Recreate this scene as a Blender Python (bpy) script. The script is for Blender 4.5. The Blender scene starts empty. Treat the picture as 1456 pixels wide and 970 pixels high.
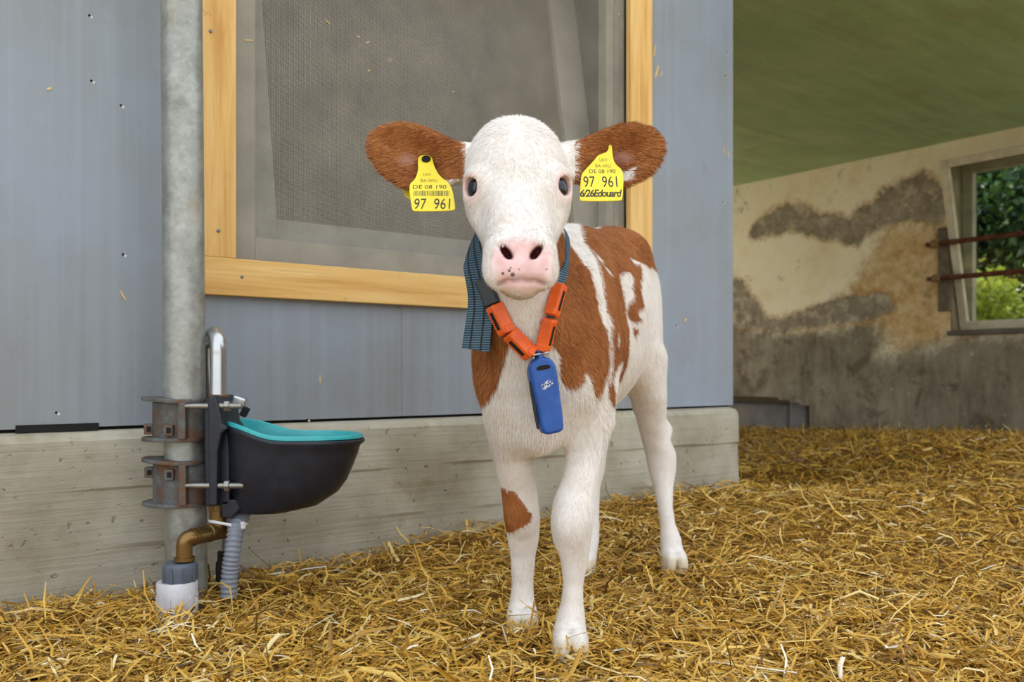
import bpy, math, random
import numpy as np
from mathutils import Vector, Matrix

# ---------------------------------------------------------------- camera, sky, sun, exposure
F = 1260.0                      # focal length in pixels of a 1456 wide frame
CX, HY, CH = 728.0, 530.0, 0.50  # principal column, horizon row, camera height
scene = bpy.context.scene
col = scene.collection
cam_d = bpy.data.cameras.new('camera')
cam_d.sensor_width = 36.0
cam_d.lens = F / 1456 * 36.0
cam_d.shift_y = (HY - 485.0) / 1456
cam_d.clip_start = 0.05
cam_d.dof.use_dof = True
cam_d.dof.focus_distance = 1.66
cam_d.dof.aperture_fstop = 5.0
cam = bpy.data.objects.new('camera', cam_d)
col.objects.link(cam)
cam.location = (0, 0, CH)
cam.rotation_euler = (math.pi / 2, 0, 0)
scene.camera = cam

world = bpy.data.worlds.new('world')
scene.world = world
world.use_nodes = True
wn = world.node_tree
bg = wn.nodes['Background']
bg.inputs[0].default_value = (0.90, 0.95, 1.0, 1)
bg.inputs[1].default_value = 1.45

sun_d = bpy.data.lights.new('sun', 'SUN')
sun_d.energy = 5.0
sun_d.angle = math.radians(0.6)
sun_d.color = (1.0, 0.93, 0.80)
sun = bpy.data.objects.new('sun', sun_d)
col.objects.link(sun)

vs = scene.view_settings
vs.view_transform = 'Standard'
vs.look = 'None'
vs.gamma = 1.0
vs.use_curve_mapping = False
vs.exposure = 0.26

# wall-aligned axes: s runs along the sheeted wall, n points out of it towards the yard
P0 = np.array([-1.115, 1.93])
D = np.array([0.793, 0.609]); D /= np.linalg.norm(D)
NN = np.array([D[1], -D[0]])
SB = 5.81                       # the plastered wall stands square to the sheeted one at s = SB
SC = 2.49                       # end of the sheeted wall
CEIL = 2.09

def A(s, n, z):
    p = P0 + s * D + n * NN
    return (float(p[0]), float(p[1]), float(z))
def ray(px, py):
    return np.array([(px - CX) / F, 1.0, (HY - py) / F])
def U(px, py, d):
    r = ray(px, py) * d
    return (float(r[0]), float(r[1]), float(r[2] + CH))
def WA(px, py, n=0.0):          # point of the sheeted wall (plane n) -> s, z
    r = ray(px, py)
    t = (n + NN @ P0) / (NN @ r[:2])
    p = r[:2] * t
    return float((p - P0) @ D), float(CH + r[2] * t)
def WB(px, py, s=SB):           # point of the plastered wall -> n, z
    r = ray(px, py)
    t = (s + D @ P0) / (D @ r[:2])
    p = r[:2] * t
    return float((p - P0) @ NN), float(CH + r[2] * t)

_t = np.array([0.50 * NN[0] + 0.34 * D[0], 0.50 * NN[1] + 0.34 * D[1], -0.80])
sun.rotation_euler = Vector(_t).to_track_quat('-Z', 'Y').to_euler()

# ---------------------------------------------------------------- helpers
rng = np.random.default_rng(7)
random.seed(7)
MW = {}                          # world matrices of roots and parts

def lin(c):
    c = np.asarray(c, float) / 255.0
    return tuple(np.where(c <= 0.04045, c / 12.92, ((c + 0.055) / 1.055) ** 2.4)) + (1.0,)

def tag(o, label=None, cat=None, group=None, kind=None):
    if label: o['label'] = label
    if cat: o['category'] = cat
    if group: o['group'] = group
    if kind: o['kind'] = kind
    return o

def empty(name, loc, rz=0.0):
    o = bpy.data.objects.new(name, None)
    col.objects.link(o)
    o.location = loc
    o.rotation_euler = (0, 0, rz)
    o.empty_display_size = 0.1
    MW[o.name] = Matrix.Translation(loc) @ Matrix.Rotation(rz, 4, 'Z')
    return o

def adopt(o, parent):
    col.objects.link(o)
    if parent is not None:
        o.parent = parent
        MW[o.name] = MW[parent.name]
    else:
        MW[o.name] = Matrix.Identity(4)

def mesh_obj(name, verts, faces, mat, parent=None, smooth=False, attrs=None, origin=None):
    """verts are world coordinates; the mesh is stored in its parent's frame (or about its origin)"""
    v = np.asarray(verts, float).reshape(-1, 3)
    me = bpy.data.meshes.new(name)
    if parent is not None:
        m = np.array(MW[parent.name].inverted())
        v = v @ m[:3, :3].T + m[:3, 3]
    elif origin is not None:
        v = v - np.asarray(origin)
    if isinstance(faces, np.ndarray) and faces.ndim == 2:
        k = faces.shape[1]
        me.vertices.add(len(v)); me.vertices.foreach_set('co', v.astype(np.float32).ravel())
        me.loops.add(faces.size); me.loops.foreach_set('vertex_index', faces.astype(np.int32).ravel())
        me.polygons.add(len(faces))
        me.polygons.foreach_set('loop_start', (np.arange(len(faces)) * k).astype(np.int32))
        me.update(calc_edges=True)
        me.validate()
    else:
        me.from_pydata(v.tolist(), [], [list(map(int, f)) for f in faces])
        me.update()
    if smooth:
        me.polygons.foreach_set('use_smooth', np.ones(len(me.polygons), bool))
    for k, a in (attrs or {}).items():
        a = np.asarray(a, np.float32)
        if a.ndim == 1:
            at = me.attributes.new(k, 'FLOAT', 'POINT'); at.data.foreach_set('value', a)
        else:
            at = me.attributes.new(k, 'FLOAT_VECTOR', 'POINT'); at.data.foreach_set('vector', a.ravel())
    if mat is not None:
        me.materials.append(mat)
    o = bpy.data.objects.new(name, me)
    adopt(o, parent)
    if parent is None and origin is not None:
        o.location = origin
        MW[o.name] = Matrix.Translation(origin)
    return o

def unit(v):
    v = np.asarray(v, float)
    return v / (np.linalg.norm(v) + 1e-12)

class MB:
    def __init__(self): self.v = []; self.f = []
    def add(self, vs, fs):
        b = len(self.v)
        self.v += [tuple(map(float, p)) for p in vs]
        self.f += [tuple(b + i for i in f) for f in fs]
        return self
    def box(self, c, ax, size):
        """box at c with axes ax (3 rows) and full sizes"""
        ax = np.asarray(ax, float); c = np.asarray(c, float); h = np.asarray(size, float) / 2
        vs = [c + sx * h[0] * ax[0] + sy * h[1] * ax[1] + sz * h[2] * ax[2]
              for sz in (-1, 1) for sy in (-1, 1) for sx in (-1, 1)]
        if np.dot(np.cross(ax[0], ax[1]), ax[2]) < 0: vs = [vs[i] for i in (1, 0, 3, 2, 5, 4, 7, 6)]
        return self.add(vs, [(0, 2, 3, 1), (4, 5, 7, 6), (0, 1, 5, 4), (2, 6, 7, 3), (0, 4, 6, 2), (1, 3, 7, 5)])
    def abox(self, s0, s1, n0, n1, z0, z1):
        c = A((s0 + s1) / 2, (n0 + n1) / 2, (z0 + z1) / 2)
        return self.box(c, [(D[0], D[1], 0), (NN[0], NN[1], 0), (0, 0, 1)], (abs(s1 - s0), abs(n1 - n0), abs(z1 - z0)))
    def tube(self, pts, rad, n=12, cap=True, closed=False, flat=1.0, up=None):
        pts = np.asarray(pts, float); m = len(pts)
        rad = np.broadcast_to(np.asarray(rad, float), (m,))
        tan = np.gradient(pts, axis=0)
        if closed: tan = (np.roll(pts, -1, 0) - np.roll(pts, 1, 0))
        tan /= np.linalg.norm(tan, axis=1, keepdims=True) + 1e-12
        ref = np.asarray(up if up is not None else ((0, 0, 1) if abs(tan[0][2]) < 0.9 else (1, 0, 0)), float)
        vs = []
        x = unit(np.cross(tan[0], ref))
        for i in range(m):
            if up is None:
                x = unit(x - tan[i] * np.dot(x, tan[i]))
            else:
                x = unit(np.cross(tan[i], ref))
            y = np.cross(tan[i], x)
            for k in range(n):
                a = 2 * math.pi * k / n
                vs.append(pts[i] + rad[i] * (math.cos(a) * x + flat * math.sin(a) * y))
        fs = []
        for i in range(m if closed else m - 1):
            j = (i + 1) % m
            for k in range(n):
                k2 = (k + 1) % n
                fs.append((i * n + k, i * n + k2, j * n + k2, j * n + k))
        if cap and not closed:
            fs.append(tuple(range(n - 1, -1, -1))); fs.append(tuple((m - 1) * n + k for k in range(n)))
        return self.add(vs, fs)
    def lathe(self, o, axis, prof, n=24, cap=True):
        """prof: list of (distance along axis, radius)"""
        axis = unit(axis); o = np.asarray(o, float)
        pts = [o + axis * a for a, r in prof]
        x = unit(np.cross(axis, (0, 0, 1) if abs(axis[2]) < 0.9 else (1, 0, 0))); y = np.cross(axis, x)
        vs = [p + r * (math.cos(2 * math.pi * k / n) * x + math.sin(2 * math.pi * k / n) * y) for p, (a, r) in zip(pts, prof) for k in range(n)]
        fs = [(i * n + k, i * n + (k + 1) % n, (i + 1) * n + (k + 1) % n, (i + 1) * n + k) for i in range(len(prof) - 1) for k in range(n)]
        if cap:
            fs.append(tuple(range(n - 1, -1, -1))); fs.append(tuple((len(prof) - 1) * n + k for k in range(n)))
        return self.add(vs, fs)
    def prism(self, o, ax, poly, t0, t1):
        """polygon in the plane of ax[0], ax[1] about o, extruded along ax[2] from t0 to t1"""
        o = np.asarray(o, float); ax = np.asarray(ax, float); n = len(poly)
        vs = [o + a * ax[0] + b * ax[1] + t * ax[2] for t in (t0, t1) for a, b in poly]
        fs = [tuple(range(n - 1, -1, -1)), tuple(range(n, 2 * n))]
        fs += [(i, (i + 1) % n, n + (i + 1) % n, n + i) for i in range(n)]
        return self.add(vs, fs)
    def build(self, name, mat, parent=None, smooth=False, bevel=0, seg=2, origin=None, auto=None):
        o = mesh_obj(name, self.v, self.f, mat, parent, smooth, origin=origin)
        import bmesh
        bm = bmesh.new(); bm.from_mesh(o.data)
        bmesh.ops.recalc_face_normals(bm, faces=bm.faces)
        if smooth:                                   # keep hard edges hard
            for e in bm.edges:
                if len(e.link_faces) == 2 and e.calc_face_angle(0) > math.radians(auto or 42): e.smooth = False
        bm.to_mesh(o.data); bm.free()
        if bevel:
            m = o.modifiers.new('bevel', 'BEVEL'); m.width = bevel; m.segments = seg; m.limit_method = 'ANGLE'; m.angle_limit = math.radians(40)
        return o

def smoothstep(x, a=0.0, b=1.0):
    t = np.clip((x - a) / (b - a), 0, 1)
    return t * t * (3 - 2 * t)

def poly_sd(px, py, poly):
    """signed distance to a polygon, positive inside"""
    px = np.asarray(px, float); py = np.asarray(py, float)
    poly = np.asarray(poly, float); d2 = np.full(px.shape, 1e9); inside = np.zeros(px.shape, bool)
    n = len(poly)
    for i in range(n):
        ax, ay = poly[i]; bx, by = poly[(i + 1) % n]
        ex, ey = bx - ax, by - ay
        t = np.clip(((px - ax) * ex + (py - ay) * ey) / (ex * ex + ey * ey + 1e-12), 0, 1)
        d2 = np.minimum(d2, (px - ax - t * ex) ** 2 + (py - ay - t * ey) ** 2)
        c = (ay > py) != (by > py)
        if ey != 0:
            inside ^= c & (px < ax + (py - ay) / ey * ex)
    d = np.sqrt(d2)
    return np.where(inside, d, -d)

def wavy(P, scale, seed=0):
    """cheap smooth value noise in -1..1 from summed sines"""
    r = np.random.default_rng(seed); out = 0
    for k in range(6):
        w = r.normal(size=3) * scale * (1 + 0.5 * k); out = out + np.sin(P @ w + r.uniform(0, 6.28)) / (1 + 0.4 * k)
    return out / 3.2

# ---------------------------------------------------------------- materials
class NT:
    def __init__(self, name):
        self.m = bpy.data.materials.new(name); self.m.use_nodes = True
        self.t = self.m.node_tree; self.t.nodes.clear()
        self.out = self.t.nodes.new('ShaderNodeOutputMaterial')
    def n(self, typ, ins=None, **props):
        nd = self.t.nodes.new('ShaderNode' + typ)
        for k, v in props.items(): setattr(nd, k, v)
        for k, v in (ins or {}).items():
            sk = nd.inputs[k]
            if isinstance(v, bpy.types.NodeSocket): self.t.links.new(v, sk)
            else: sk.default_value = v
        return nd
    def obj(self, scale=(1, 1, 1), rot=(0, 0, 0)):
        v = self.n('TexCoord').outputs['Object']
        if any(rot): v = self.n('Mapping', {'Vector': v, 'Rotation': rot}).outputs[0]
        return self.n('Mapping', {'Vector': v, 'Scale': scale}).outputs[0]
    def noise(self, vec, scale, detail=4, rough=0.55, dist=0.0):
        return self.n('TexNoise', {'Vector': vec, 'Scale': scale, 'Detail': detail, 'Roughness': rough, 'Distortion': dist}).outputs['Fac']
    def ramp(self, fac, stops):
        r = self.n('ValToRGB', {'Fac': fac}); e = r.color_ramp.elements
        while len(e) < len(stops): e.new(0.5)
        for i, (p, c) in enumerate(stops):
            e[i].position = p; e[i].color = c if len(c) == 4 else (*c, 1)
        return r.outputs[0]
    def step(self, fac, a, b):
        return self.n('MapRange', {'Value': fac, 'From Min': a, 'From Max': b}, interpolation_type='SMOOTHSTEP').outputs[0]
    def mix(self, fac, a, b, blend='MIX'):
        m = self.n('Mix', data_type='RGBA', blend_type=blend)
        for i, v in ((0, fac), (6, a), (7, b)):
            if isinstance(v, bpy.types.NodeSocket): self.t.links.new(v, m.inputs[i])
            else: m.inputs[i].default_value = v
        return m.outputs[2]
    def math(self, op, a, b=0.0, c=0.0):
        m = self.n('Math', operation=op)
        for i, v in enumerate((a, b, c)):
            if isinstance(v, bpy.types.NodeSocket): self.t.links.new(v, m.inputs[i])
            else: m.inputs[i].default_value = v
        return m.outputs[0]
    def attr(self, name):
        return self.n('Attribute', attribute_name=name)
    def bump(self, h, strength=0.3, dist=0.01):
        return self.n('Bump', {'Height': h, 'Strength': strength, 'Distance': dist}).outputs[0]
    def bsdf(self, color, rough=0.6, metal=0.0, normal=None, spec=0.5, **kw):
        ins = {'Base Color': color, 'Roughness': rough, 'Metallic': metal, 'Specular IOR Level': spec}
        if normal is not None: ins['Normal'] = normal
        ins.update({k.replace('_', ' '): v for k, v in kw.items()})
        b = self.n('BsdfPrincipled', ins)
        self.t.links.new(b.outputs[0], self.out.inputs[0])
        return b

def simple(name, rgb, rough=0.6, metal=0.0, var=0.12, scale=30, bump=0.0, spec=0.5):
    m = NT(name); v = m.obj(); nz = m.noise(v, scale, 5)
    c = lin(rgb)
    lo = tuple(x * (1 - var) for x in c[:3]) + (1,); hi = tuple(min(1, x * (1 + var)) for x in c[:3]) + (1,)
    m.bsdf(m.ramp(nz, [(0.3, lo), (0.7, hi)]), rough, metal, m.bump(nz, bump, 0.004) if bump else None, spec)
    return m.m
# ---------------------------------------------------------------- structure: materials
def mat_panel():
    m = NT('painted_sheet'); v = m.obj()
    st = m.noise(m.obj((26, 26, 0.6)), 1.0, 4, 0.6)
    bl = m.noise(v, 2.2, 5, 0.6); fine = m.noise(v, 45, 4, 0.6)
    c = m.ramp(bl, [(0.28, lin((134, 138, 138))), (0.5, lin((142, 150, 159))), (0.74, lin((148, 160, 179)))])
    c = m.mix(m.math('MULTIPLY', m.step(st, 0.40, 0.75), 0.35), c, lin((163, 172, 182)))
    dirt = m.step(m.noise(v, 6, 8, 0.72), 0.58, 0.74)
    c = m.mix(m.math('MULTIPLY', dirt, 0.30), c, lin((112, 108, 92)))
    speck = m.n('TexVoronoi', {'Vector': v, 'Scale': 9.0}); sd = m.n('TexNoise', {'Vector': v, 'Scale': 5.0})
    sp = m.math('LESS_THAN', speck.outputs['Distance'], m.math('MULTIPLY', m.math('SUBTRACT', sd.outputs['Fac'], 0.55), 0.22))
    c = m.mix(m.math('MULTIPLY', sp, 0.75), c, lin((72, 66, 56)))
    m.bsdf(c, m.ramp(bl, [(0.3, (0.42,) * 3), (0.7, (0.55,) * 3)]), 0, m.bump(m.math('ADD', st, m.math('MULTIPLY', fine, 0.3)), 0.12, 0.003), 0.45)
    return m.m
def mat_concrete():
    m = NT('board_marked_concrete'); v = m.obj()
    gr = m.noise(m.obj((3, 3, 90)), 1.0, 6, 0.65, 0.3); bl = m.noise(v, 3.5, 6, 0.65); pit = m.noise(v, 55, 3, 0.5)
    c = m.ramp(bl, [(0.25, lin((146, 138, 118))), (0.5, lin((176, 170, 152))), (0.75, lin((198, 194, 178)))])
    c = m.mix(m.math('MULTIPLY', m.step(gr, 0.5, 0.75), 0.30), c, lin((124, 114, 96)))
    c = m.mix(m.math('MULTIPLY', m.step(pit, 0.66, 0.74), 0.6), c, lin((92, 85, 70)))
    c = m.mix(m.math('MULTIPLY', m.step(m.noise(v, 5, 8, 0.7), 0.56, 0.7), 0.5), c, lin((140, 118, 74)))
    h = m.math('SUBTRACT', m.math('ADD', gr, m.math('MULTIPLY', bl, 0.5)), m.math('MULTIPLY', m.step(pit, 0.62, 0.75), 0.8))
    m.bsdf(c, 0.85, 0, m.bump(h, 0.5, 0.006), 0.25)
    return m.m
def mat_wood(name, axis, warm=1.0):
    """axis: direction of the grain as world vector"""
    m = NT(name)
    d = unit(axis); rz = math.atan2(d[1], d[0])
    if abs(d[2]) > 0.9: sc, rot = (26, 26, 1.4), (0, 0, 0)
    else: sc, rot = (1.4, 26, 26), (0, 0, -rz)
    v = m.obj(sc, rot); v1 = m.obj()
    g = m.noise(v, 1.0, 5, 0.6, 0.6); g2 = m.noise(v, 4.0, 3, 0.5)
    c = m.ramp(g, [(0.28, lin((204, 150, 78))), (0.46, lin((226, 180, 106))), (0.62, lin((236, 198, 130))), (0.78, lin((216, 166, 92)))])
    c = m.mix(m.math('MULTIPLY', m.step(g2, 0.55, 0.75), 0.25), c, lin((170, 110, 45)))
    kn = m.n('TexVoronoi', {'Vector': m.obj(tuple(x / 9 for x in sc), rot), 'Scale': 1.6})
    c = m.mix(m.math('MULTIPLY', m.math('LESS_THAN', kn.outputs['Distance'], 0.085), 0.8), c, lin((120, 72, 34)))
    dirt = m.step(m.noise(v1, 9, 8, 0.75), 0.60, 0.72)
    c = m.mix(m.math('MULTIPLY', dirt, 0.45), c, lin((112, 86, 48)))
    m.bsdf(c, 0.55, 0, m.bump(g, 0.15, 0.002), 0.35)
    return m.m
M_PANEL = mat_panel(); M_CONC = mat_concrete()
M_WOODV = mat_wood('pine_upright', (0, 0, 1)); M_WOODH = mat_wood('pine_level', (D[0], D[1], 0))
M_BLACK = simple('dark_core', (22, 21, 19), 0.9)
M_FRAMEG = simple('dusty_grey_paint', (150, 147, 138), 0.75, var=0.2, scale=12)
M_FRAMEG2 = simple('dusty_pale_paint', (172, 167, 152), 0.75, var=0.16, scale=9)
M_THREAD = simple('screen_thread', (160, 154, 140), 0.7, var=0.2, scale=8)
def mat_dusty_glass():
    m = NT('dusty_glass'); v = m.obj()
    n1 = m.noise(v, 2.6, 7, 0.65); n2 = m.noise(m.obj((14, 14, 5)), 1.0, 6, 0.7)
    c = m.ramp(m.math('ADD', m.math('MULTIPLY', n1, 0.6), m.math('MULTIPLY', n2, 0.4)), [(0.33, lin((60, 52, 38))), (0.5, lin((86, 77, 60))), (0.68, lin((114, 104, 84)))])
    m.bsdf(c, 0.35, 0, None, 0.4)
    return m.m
M_DUSTGLASS = mat_dusty_glass()

# ---------------------------------------------------------------- sheeted wall
sWl = WA(336, 200, 0.0)[0]; sWr = WA(895, 200, 0.0)[0]; sFr = WA(928, 200, 0.024)[0]
zRailB = WA(480, 428.5, 0.024)[1]; zRailT = WA(480, 379, 0.024)[1]
sOutL = WA(286, 300, 0.024)[0]; sInL = WA(336, 300, 0.024)[0]; sInR = WA(897, 300, 0.024)[0]; sOutR = WA(928, 300, 0.024)[0]
sL = sOutL + .012; ZP = 0.367; ZT = 3.1; ZW = 1.98
wall = MB().abox(-3.2, SC - 0.02, -0.34, -0.30, 0.0, ZT).abox(-3.2, sInL - 0.02, -0.30, -0.019, 0.30, ZT) \
    .abox(sInR + 0.02, SC - 0.004, -0.30, -0.019, 0.30, ZT).abox(sInL - 0.02, sInR + 0.02, -0.30, -0.019, 0.30, zRailT - 0.035) \
    .abox(sInL - 0.02, sInR + 0.02, -0.30, -0.019, ZW + 0.04, ZT).abox(SC - 0.05, SC - 0.004, -2.6, -0.30, 0, ZT)
wall_left = tag(wall.build('wall_left', M_BLACK), 'blue grey sheet-clad stall wall standing on a low concrete plinth', kind='structure')
s570 = WA(571, 500)[0]; s40 = WA(42, 300)[0]
def panel(s0, s1, z0, z1):
    MB().abox(s0 + .0004, s1 - .0004, -0.019, 0.0, z0, z1).build('panel', M_PANEL, wall_left, bevel=0.0005)
panel(-3.2, sL, ZP + 0.008, ZT)
panel(sL, s570, ZP + 0.008, zRailT - .03); panel(s570, sInR + .03, ZP + 0.008, zRailT - .03)
panel(sInR + .03, SC, ZP + 0.007, ZT); panel(sL, sInR + .03, ZW + .04, ZT)
# plinth: a slightly swelling profile with a cast ledge and rounded end
prof = [(-0.30, -0.25), (-0.30, ZP), (-0.004, ZP), (0.018, ZP - 0.006), (0.030, ZP - 0.022), (0.031, 0.235), (0.026, 0.228), (0.030, 0.10), (0.026, 0.092), (0.028, -0.25)]
pl = MB(); ss = [-3.2 + 0.1 * i for i in range(57)]
ss = [s for s in ss if s < SC - 0.05] + [SC - 0.02, SC + 0.004, SC + 0.014, SC + 0.018]
vv = []; ff = []
for i, s in enumerate(ss):
    k = max(0, (s - (SC - 0.02)) / 0.038) ** 2
    for j, (n, z) in enumerate(prof):
        jit = 0.0025 * math.sin(7.3 * s + j) + 0.002 * math.sin(19 * s + 2.1 * j)
        vv.append(A(s, n - (0.016 * k if n > -0.1 else 0) + (jit if 2 < j < 9 else 0), z - (0.012 * k if 0 < j < 5 else 0) + (jit if 4 < j < 9 else 0)))
m_ = len(prof)
for i in range(len(ss) - 1):
    for j in range(m_):
        ff.append((i * m_ + j, i * m_ + (j + 1) % m_, (i + 1) * m_ + (j + 1) % m_, (i + 1) * m_ + j))
ff += [tuple(range(m_)), tuple((len(ss) - 1) * m_ + j for j in range(m_ - 1, -1, -1))]
pl.add(vv, ff)
tag(pl.build('trim_1', M_CONC, smooth=True, auto=30), 'low board-marked concrete plinth under the sheeted wall', kind='structure')
for px, py in ((172, 150), (175, 362), (127, 22), (130, 115), (80, 587), (1032, 108), (1034, 74), (962, 463), (1028, 288), (437, 597)):
    s, z = WA(px, py); MB().lathe(A(s, -.0005, z), (NN[0], NN[1], 0), [(0, .0034), (.0012, .0030), (.0016, .0012)], 8).build('nail', M_BLACK, wall_left)
    MB().prism(A(s + .004, 0, z - .003), [(D[0], D[1], 0), (0, 0, 1), (NN[0], NN[1], 0)], [(-.003, 0), (.002, -.004), (.004, .002), (-.001, .004)], 0, .0007).build('paint_chip', simple('bare_metal', (214, 212, 204), .6), wall_left)
# bitumen strip showing under the sheet
MB().abox(WA(22, 612)[0], WA(140, 610)[0], -0.004, 0.004, ZP + 0.001, ZP + 0.017).build('sealing_strip', M_BLACK, wall_left)

# ---------------------------------------------------------------- screened window with pine frame
win = tag(empty('window_1', A((sInL + sInR) / 2, 0, zRailB)), 'pine-framed stall window covered with fine insect mesh', kind='structure')
MB().abox(sOutL, sInL, 0.0, 0.024, zRailT, ZW + .10).build('frame_upright', M_WOODV, win, bevel=0.002)
MB().abox(sInR, sOutR, 0.0, 0.024, zRailT, ZW + .10).build('frame_upright', M_WOODV, win, bevel=0.002)
MB().abox(sOutL, sOutR, 0.0, 0.026, zRailB, zRailT - .0008).build('frame_rail', M_WOODH, win, bevel=0.002)
MB().abox(sInL, sInR, 0.0, 0.024, ZW, ZW + .10).build('frame_rail', M_WOODH, win, bevel=0.002)
for px, py in ((311, 328), (344, 394), (300, 44)):
    s, z = WA(px, py, 0.026)
    MB().lathe(A(s, 0.0235, z), (NN[0], NN[1], 0), [(0, .0045), (.003, .0045), (.0038, .003)], 10).build('screw', simple('zinc', (120, 122, 124), 0.4, 0.8), win)
# woven screen: real threads
th = MB(); fs_ = 0.0046; w_ = 0.0005
ns = int((sInR - sInL) / fs_); nz = int((ZW - zRailT) / fs_)
def thread_mesh():
    v = []; f = []
    for i in range(ns):
        s = sInL + (i + .5) * fs_; b = len(v)
        v.extend([A(s - w_, -0.006, zRailT), A(s + w_, -0.006, zRailT), A(s + w_, -0.006, ZW), A(s - w_, -0.006, ZW)]); f.append((b, b + 1, b + 2, b + 3))
    for i in range(nz):
        z = zRailT + (i + .5) * fs_; b = len(v)
        v.extend([A(sInL, -0.0064, z - w_), A(sInR, -0.0064, z - w_), A(sInR, -0.0064, z + w_), A(sInL, -0.0064, z + w_)]); f.append((b, b + 1, b + 2, b + 3))
    return v, np.array(f)
tag(mesh_obj('insect_mesh', *thread_mesh(), M_THREAD, win), kind='stuff')
# fixed casement behind the mesh
sc0, zc0 = WA(363, 338, -0.03); sc1 = WA(862, 200, -0.03)[0]
MB().abox(sInL - .02, sc0, -0.07, -0.03, zRailT - .03, ZW).build('casement_upright', M_FRAMEG2, win, bevel=.002)
MB().abox(sc1, sInR + .02, -0.07, -0.03, zRailT - .03, ZW).build('casement_upright', M_FRAMEG2, win, bevel=.002)
MB().abox(sc1 + .035, sc1 + .055, -0.03, -0.022, zRailT - .03, ZW).build('casement_bead', M_FRAMEG, win, bevel=.002)
MB().abox(sc0, sc1, -0.07, -0.03, zRailT - .035, zc0).build('casement_rail', M_FRAMEG2, win, bevel=.002)
MB().abox(sc0, sc1, -0.07, -0.03, ZW - .06, ZW).build('casement_rail', M_FRAMEG2, win, bevel=.002)
# tilted sash: hinged at the bottom, its top falls back into the stall
tl = math.radians(9.5); zs0 = zc0 + .004; n0 = -0.078
def SASH(s, a, b): return A(s, n0 - a * math.sin(tl) - b * math.cos(tl), zs0 + a * math.cos(tl) - b * math.sin(tl))
def sashbox(s0, s1, a0, a1, b0, b1):
    vs_ = [SASH(s, a, b) for b in (b1, b0) for a in (a0, a1) for s in (s0, s1)]
    return MB().add(vs_, [(0, 2, 3, 1), (4, 5, 7, 6), (0, 1, 5, 4), (2, 6, 7, 3), (0, 4, 6, 2), (1, 3, 7, 5)])
sw = 0.062; sa, sb_ = sc0 - .012, sc1 + .005
sl1 = WA(396, 305, n0)[0]; sr0 = WA(828, 250, n0)[0]; sr1 = WA(862, 250, n0)[0]
LA = ZW - zs0 + .03
sashbox(sa, sl1, 0, LA, 0, .04).build('sash_upright', M_FRAMEG, win, bevel=.002)
sashbox(sr0 - .01, sr1, 0, LA, 0, .04).build('sash_upright', M_FRAMEG2, win, bevel=.002)
sashbox(sl1, sr0 - .01, 0, 0.062, 0, .04).build('sash_rail', M_FRAMEG, win, bevel=.002)
sashbox(sl1, sr0 - .01, 0.058, LA, .018, .022).build('pane', M_DUSTGLASS, win)
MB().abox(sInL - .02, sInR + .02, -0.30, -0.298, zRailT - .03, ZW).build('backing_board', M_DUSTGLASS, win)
for px, py, l, a in ((354, 57, .022, 10), (466, 31, .016, -30), (510, 52, .010, 0), (523, 60, .012, 30), (525, 100, .008, 20), (555, 85, .006, 80), (711, 170, .008, 60), (645, 130, .007, 30), (880, 20, .012, -20), (865, 65, .012, 70)):
    s, z = WA(px, py, -0.003); a = math.radians(a)
    MB().box(A(s, -0.0035, z), [(D[0] * math.cos(a), D[1] * math.cos(a), math.sin(a)), (-D[0] * math.sin(a), -D[1] * math.sin(a), math.cos(a)), (NN[0], NN[1], 0)], (l, .003, .001)).build('chaff', simple('chaff', (205, 178, 120), .8), win)

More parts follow.
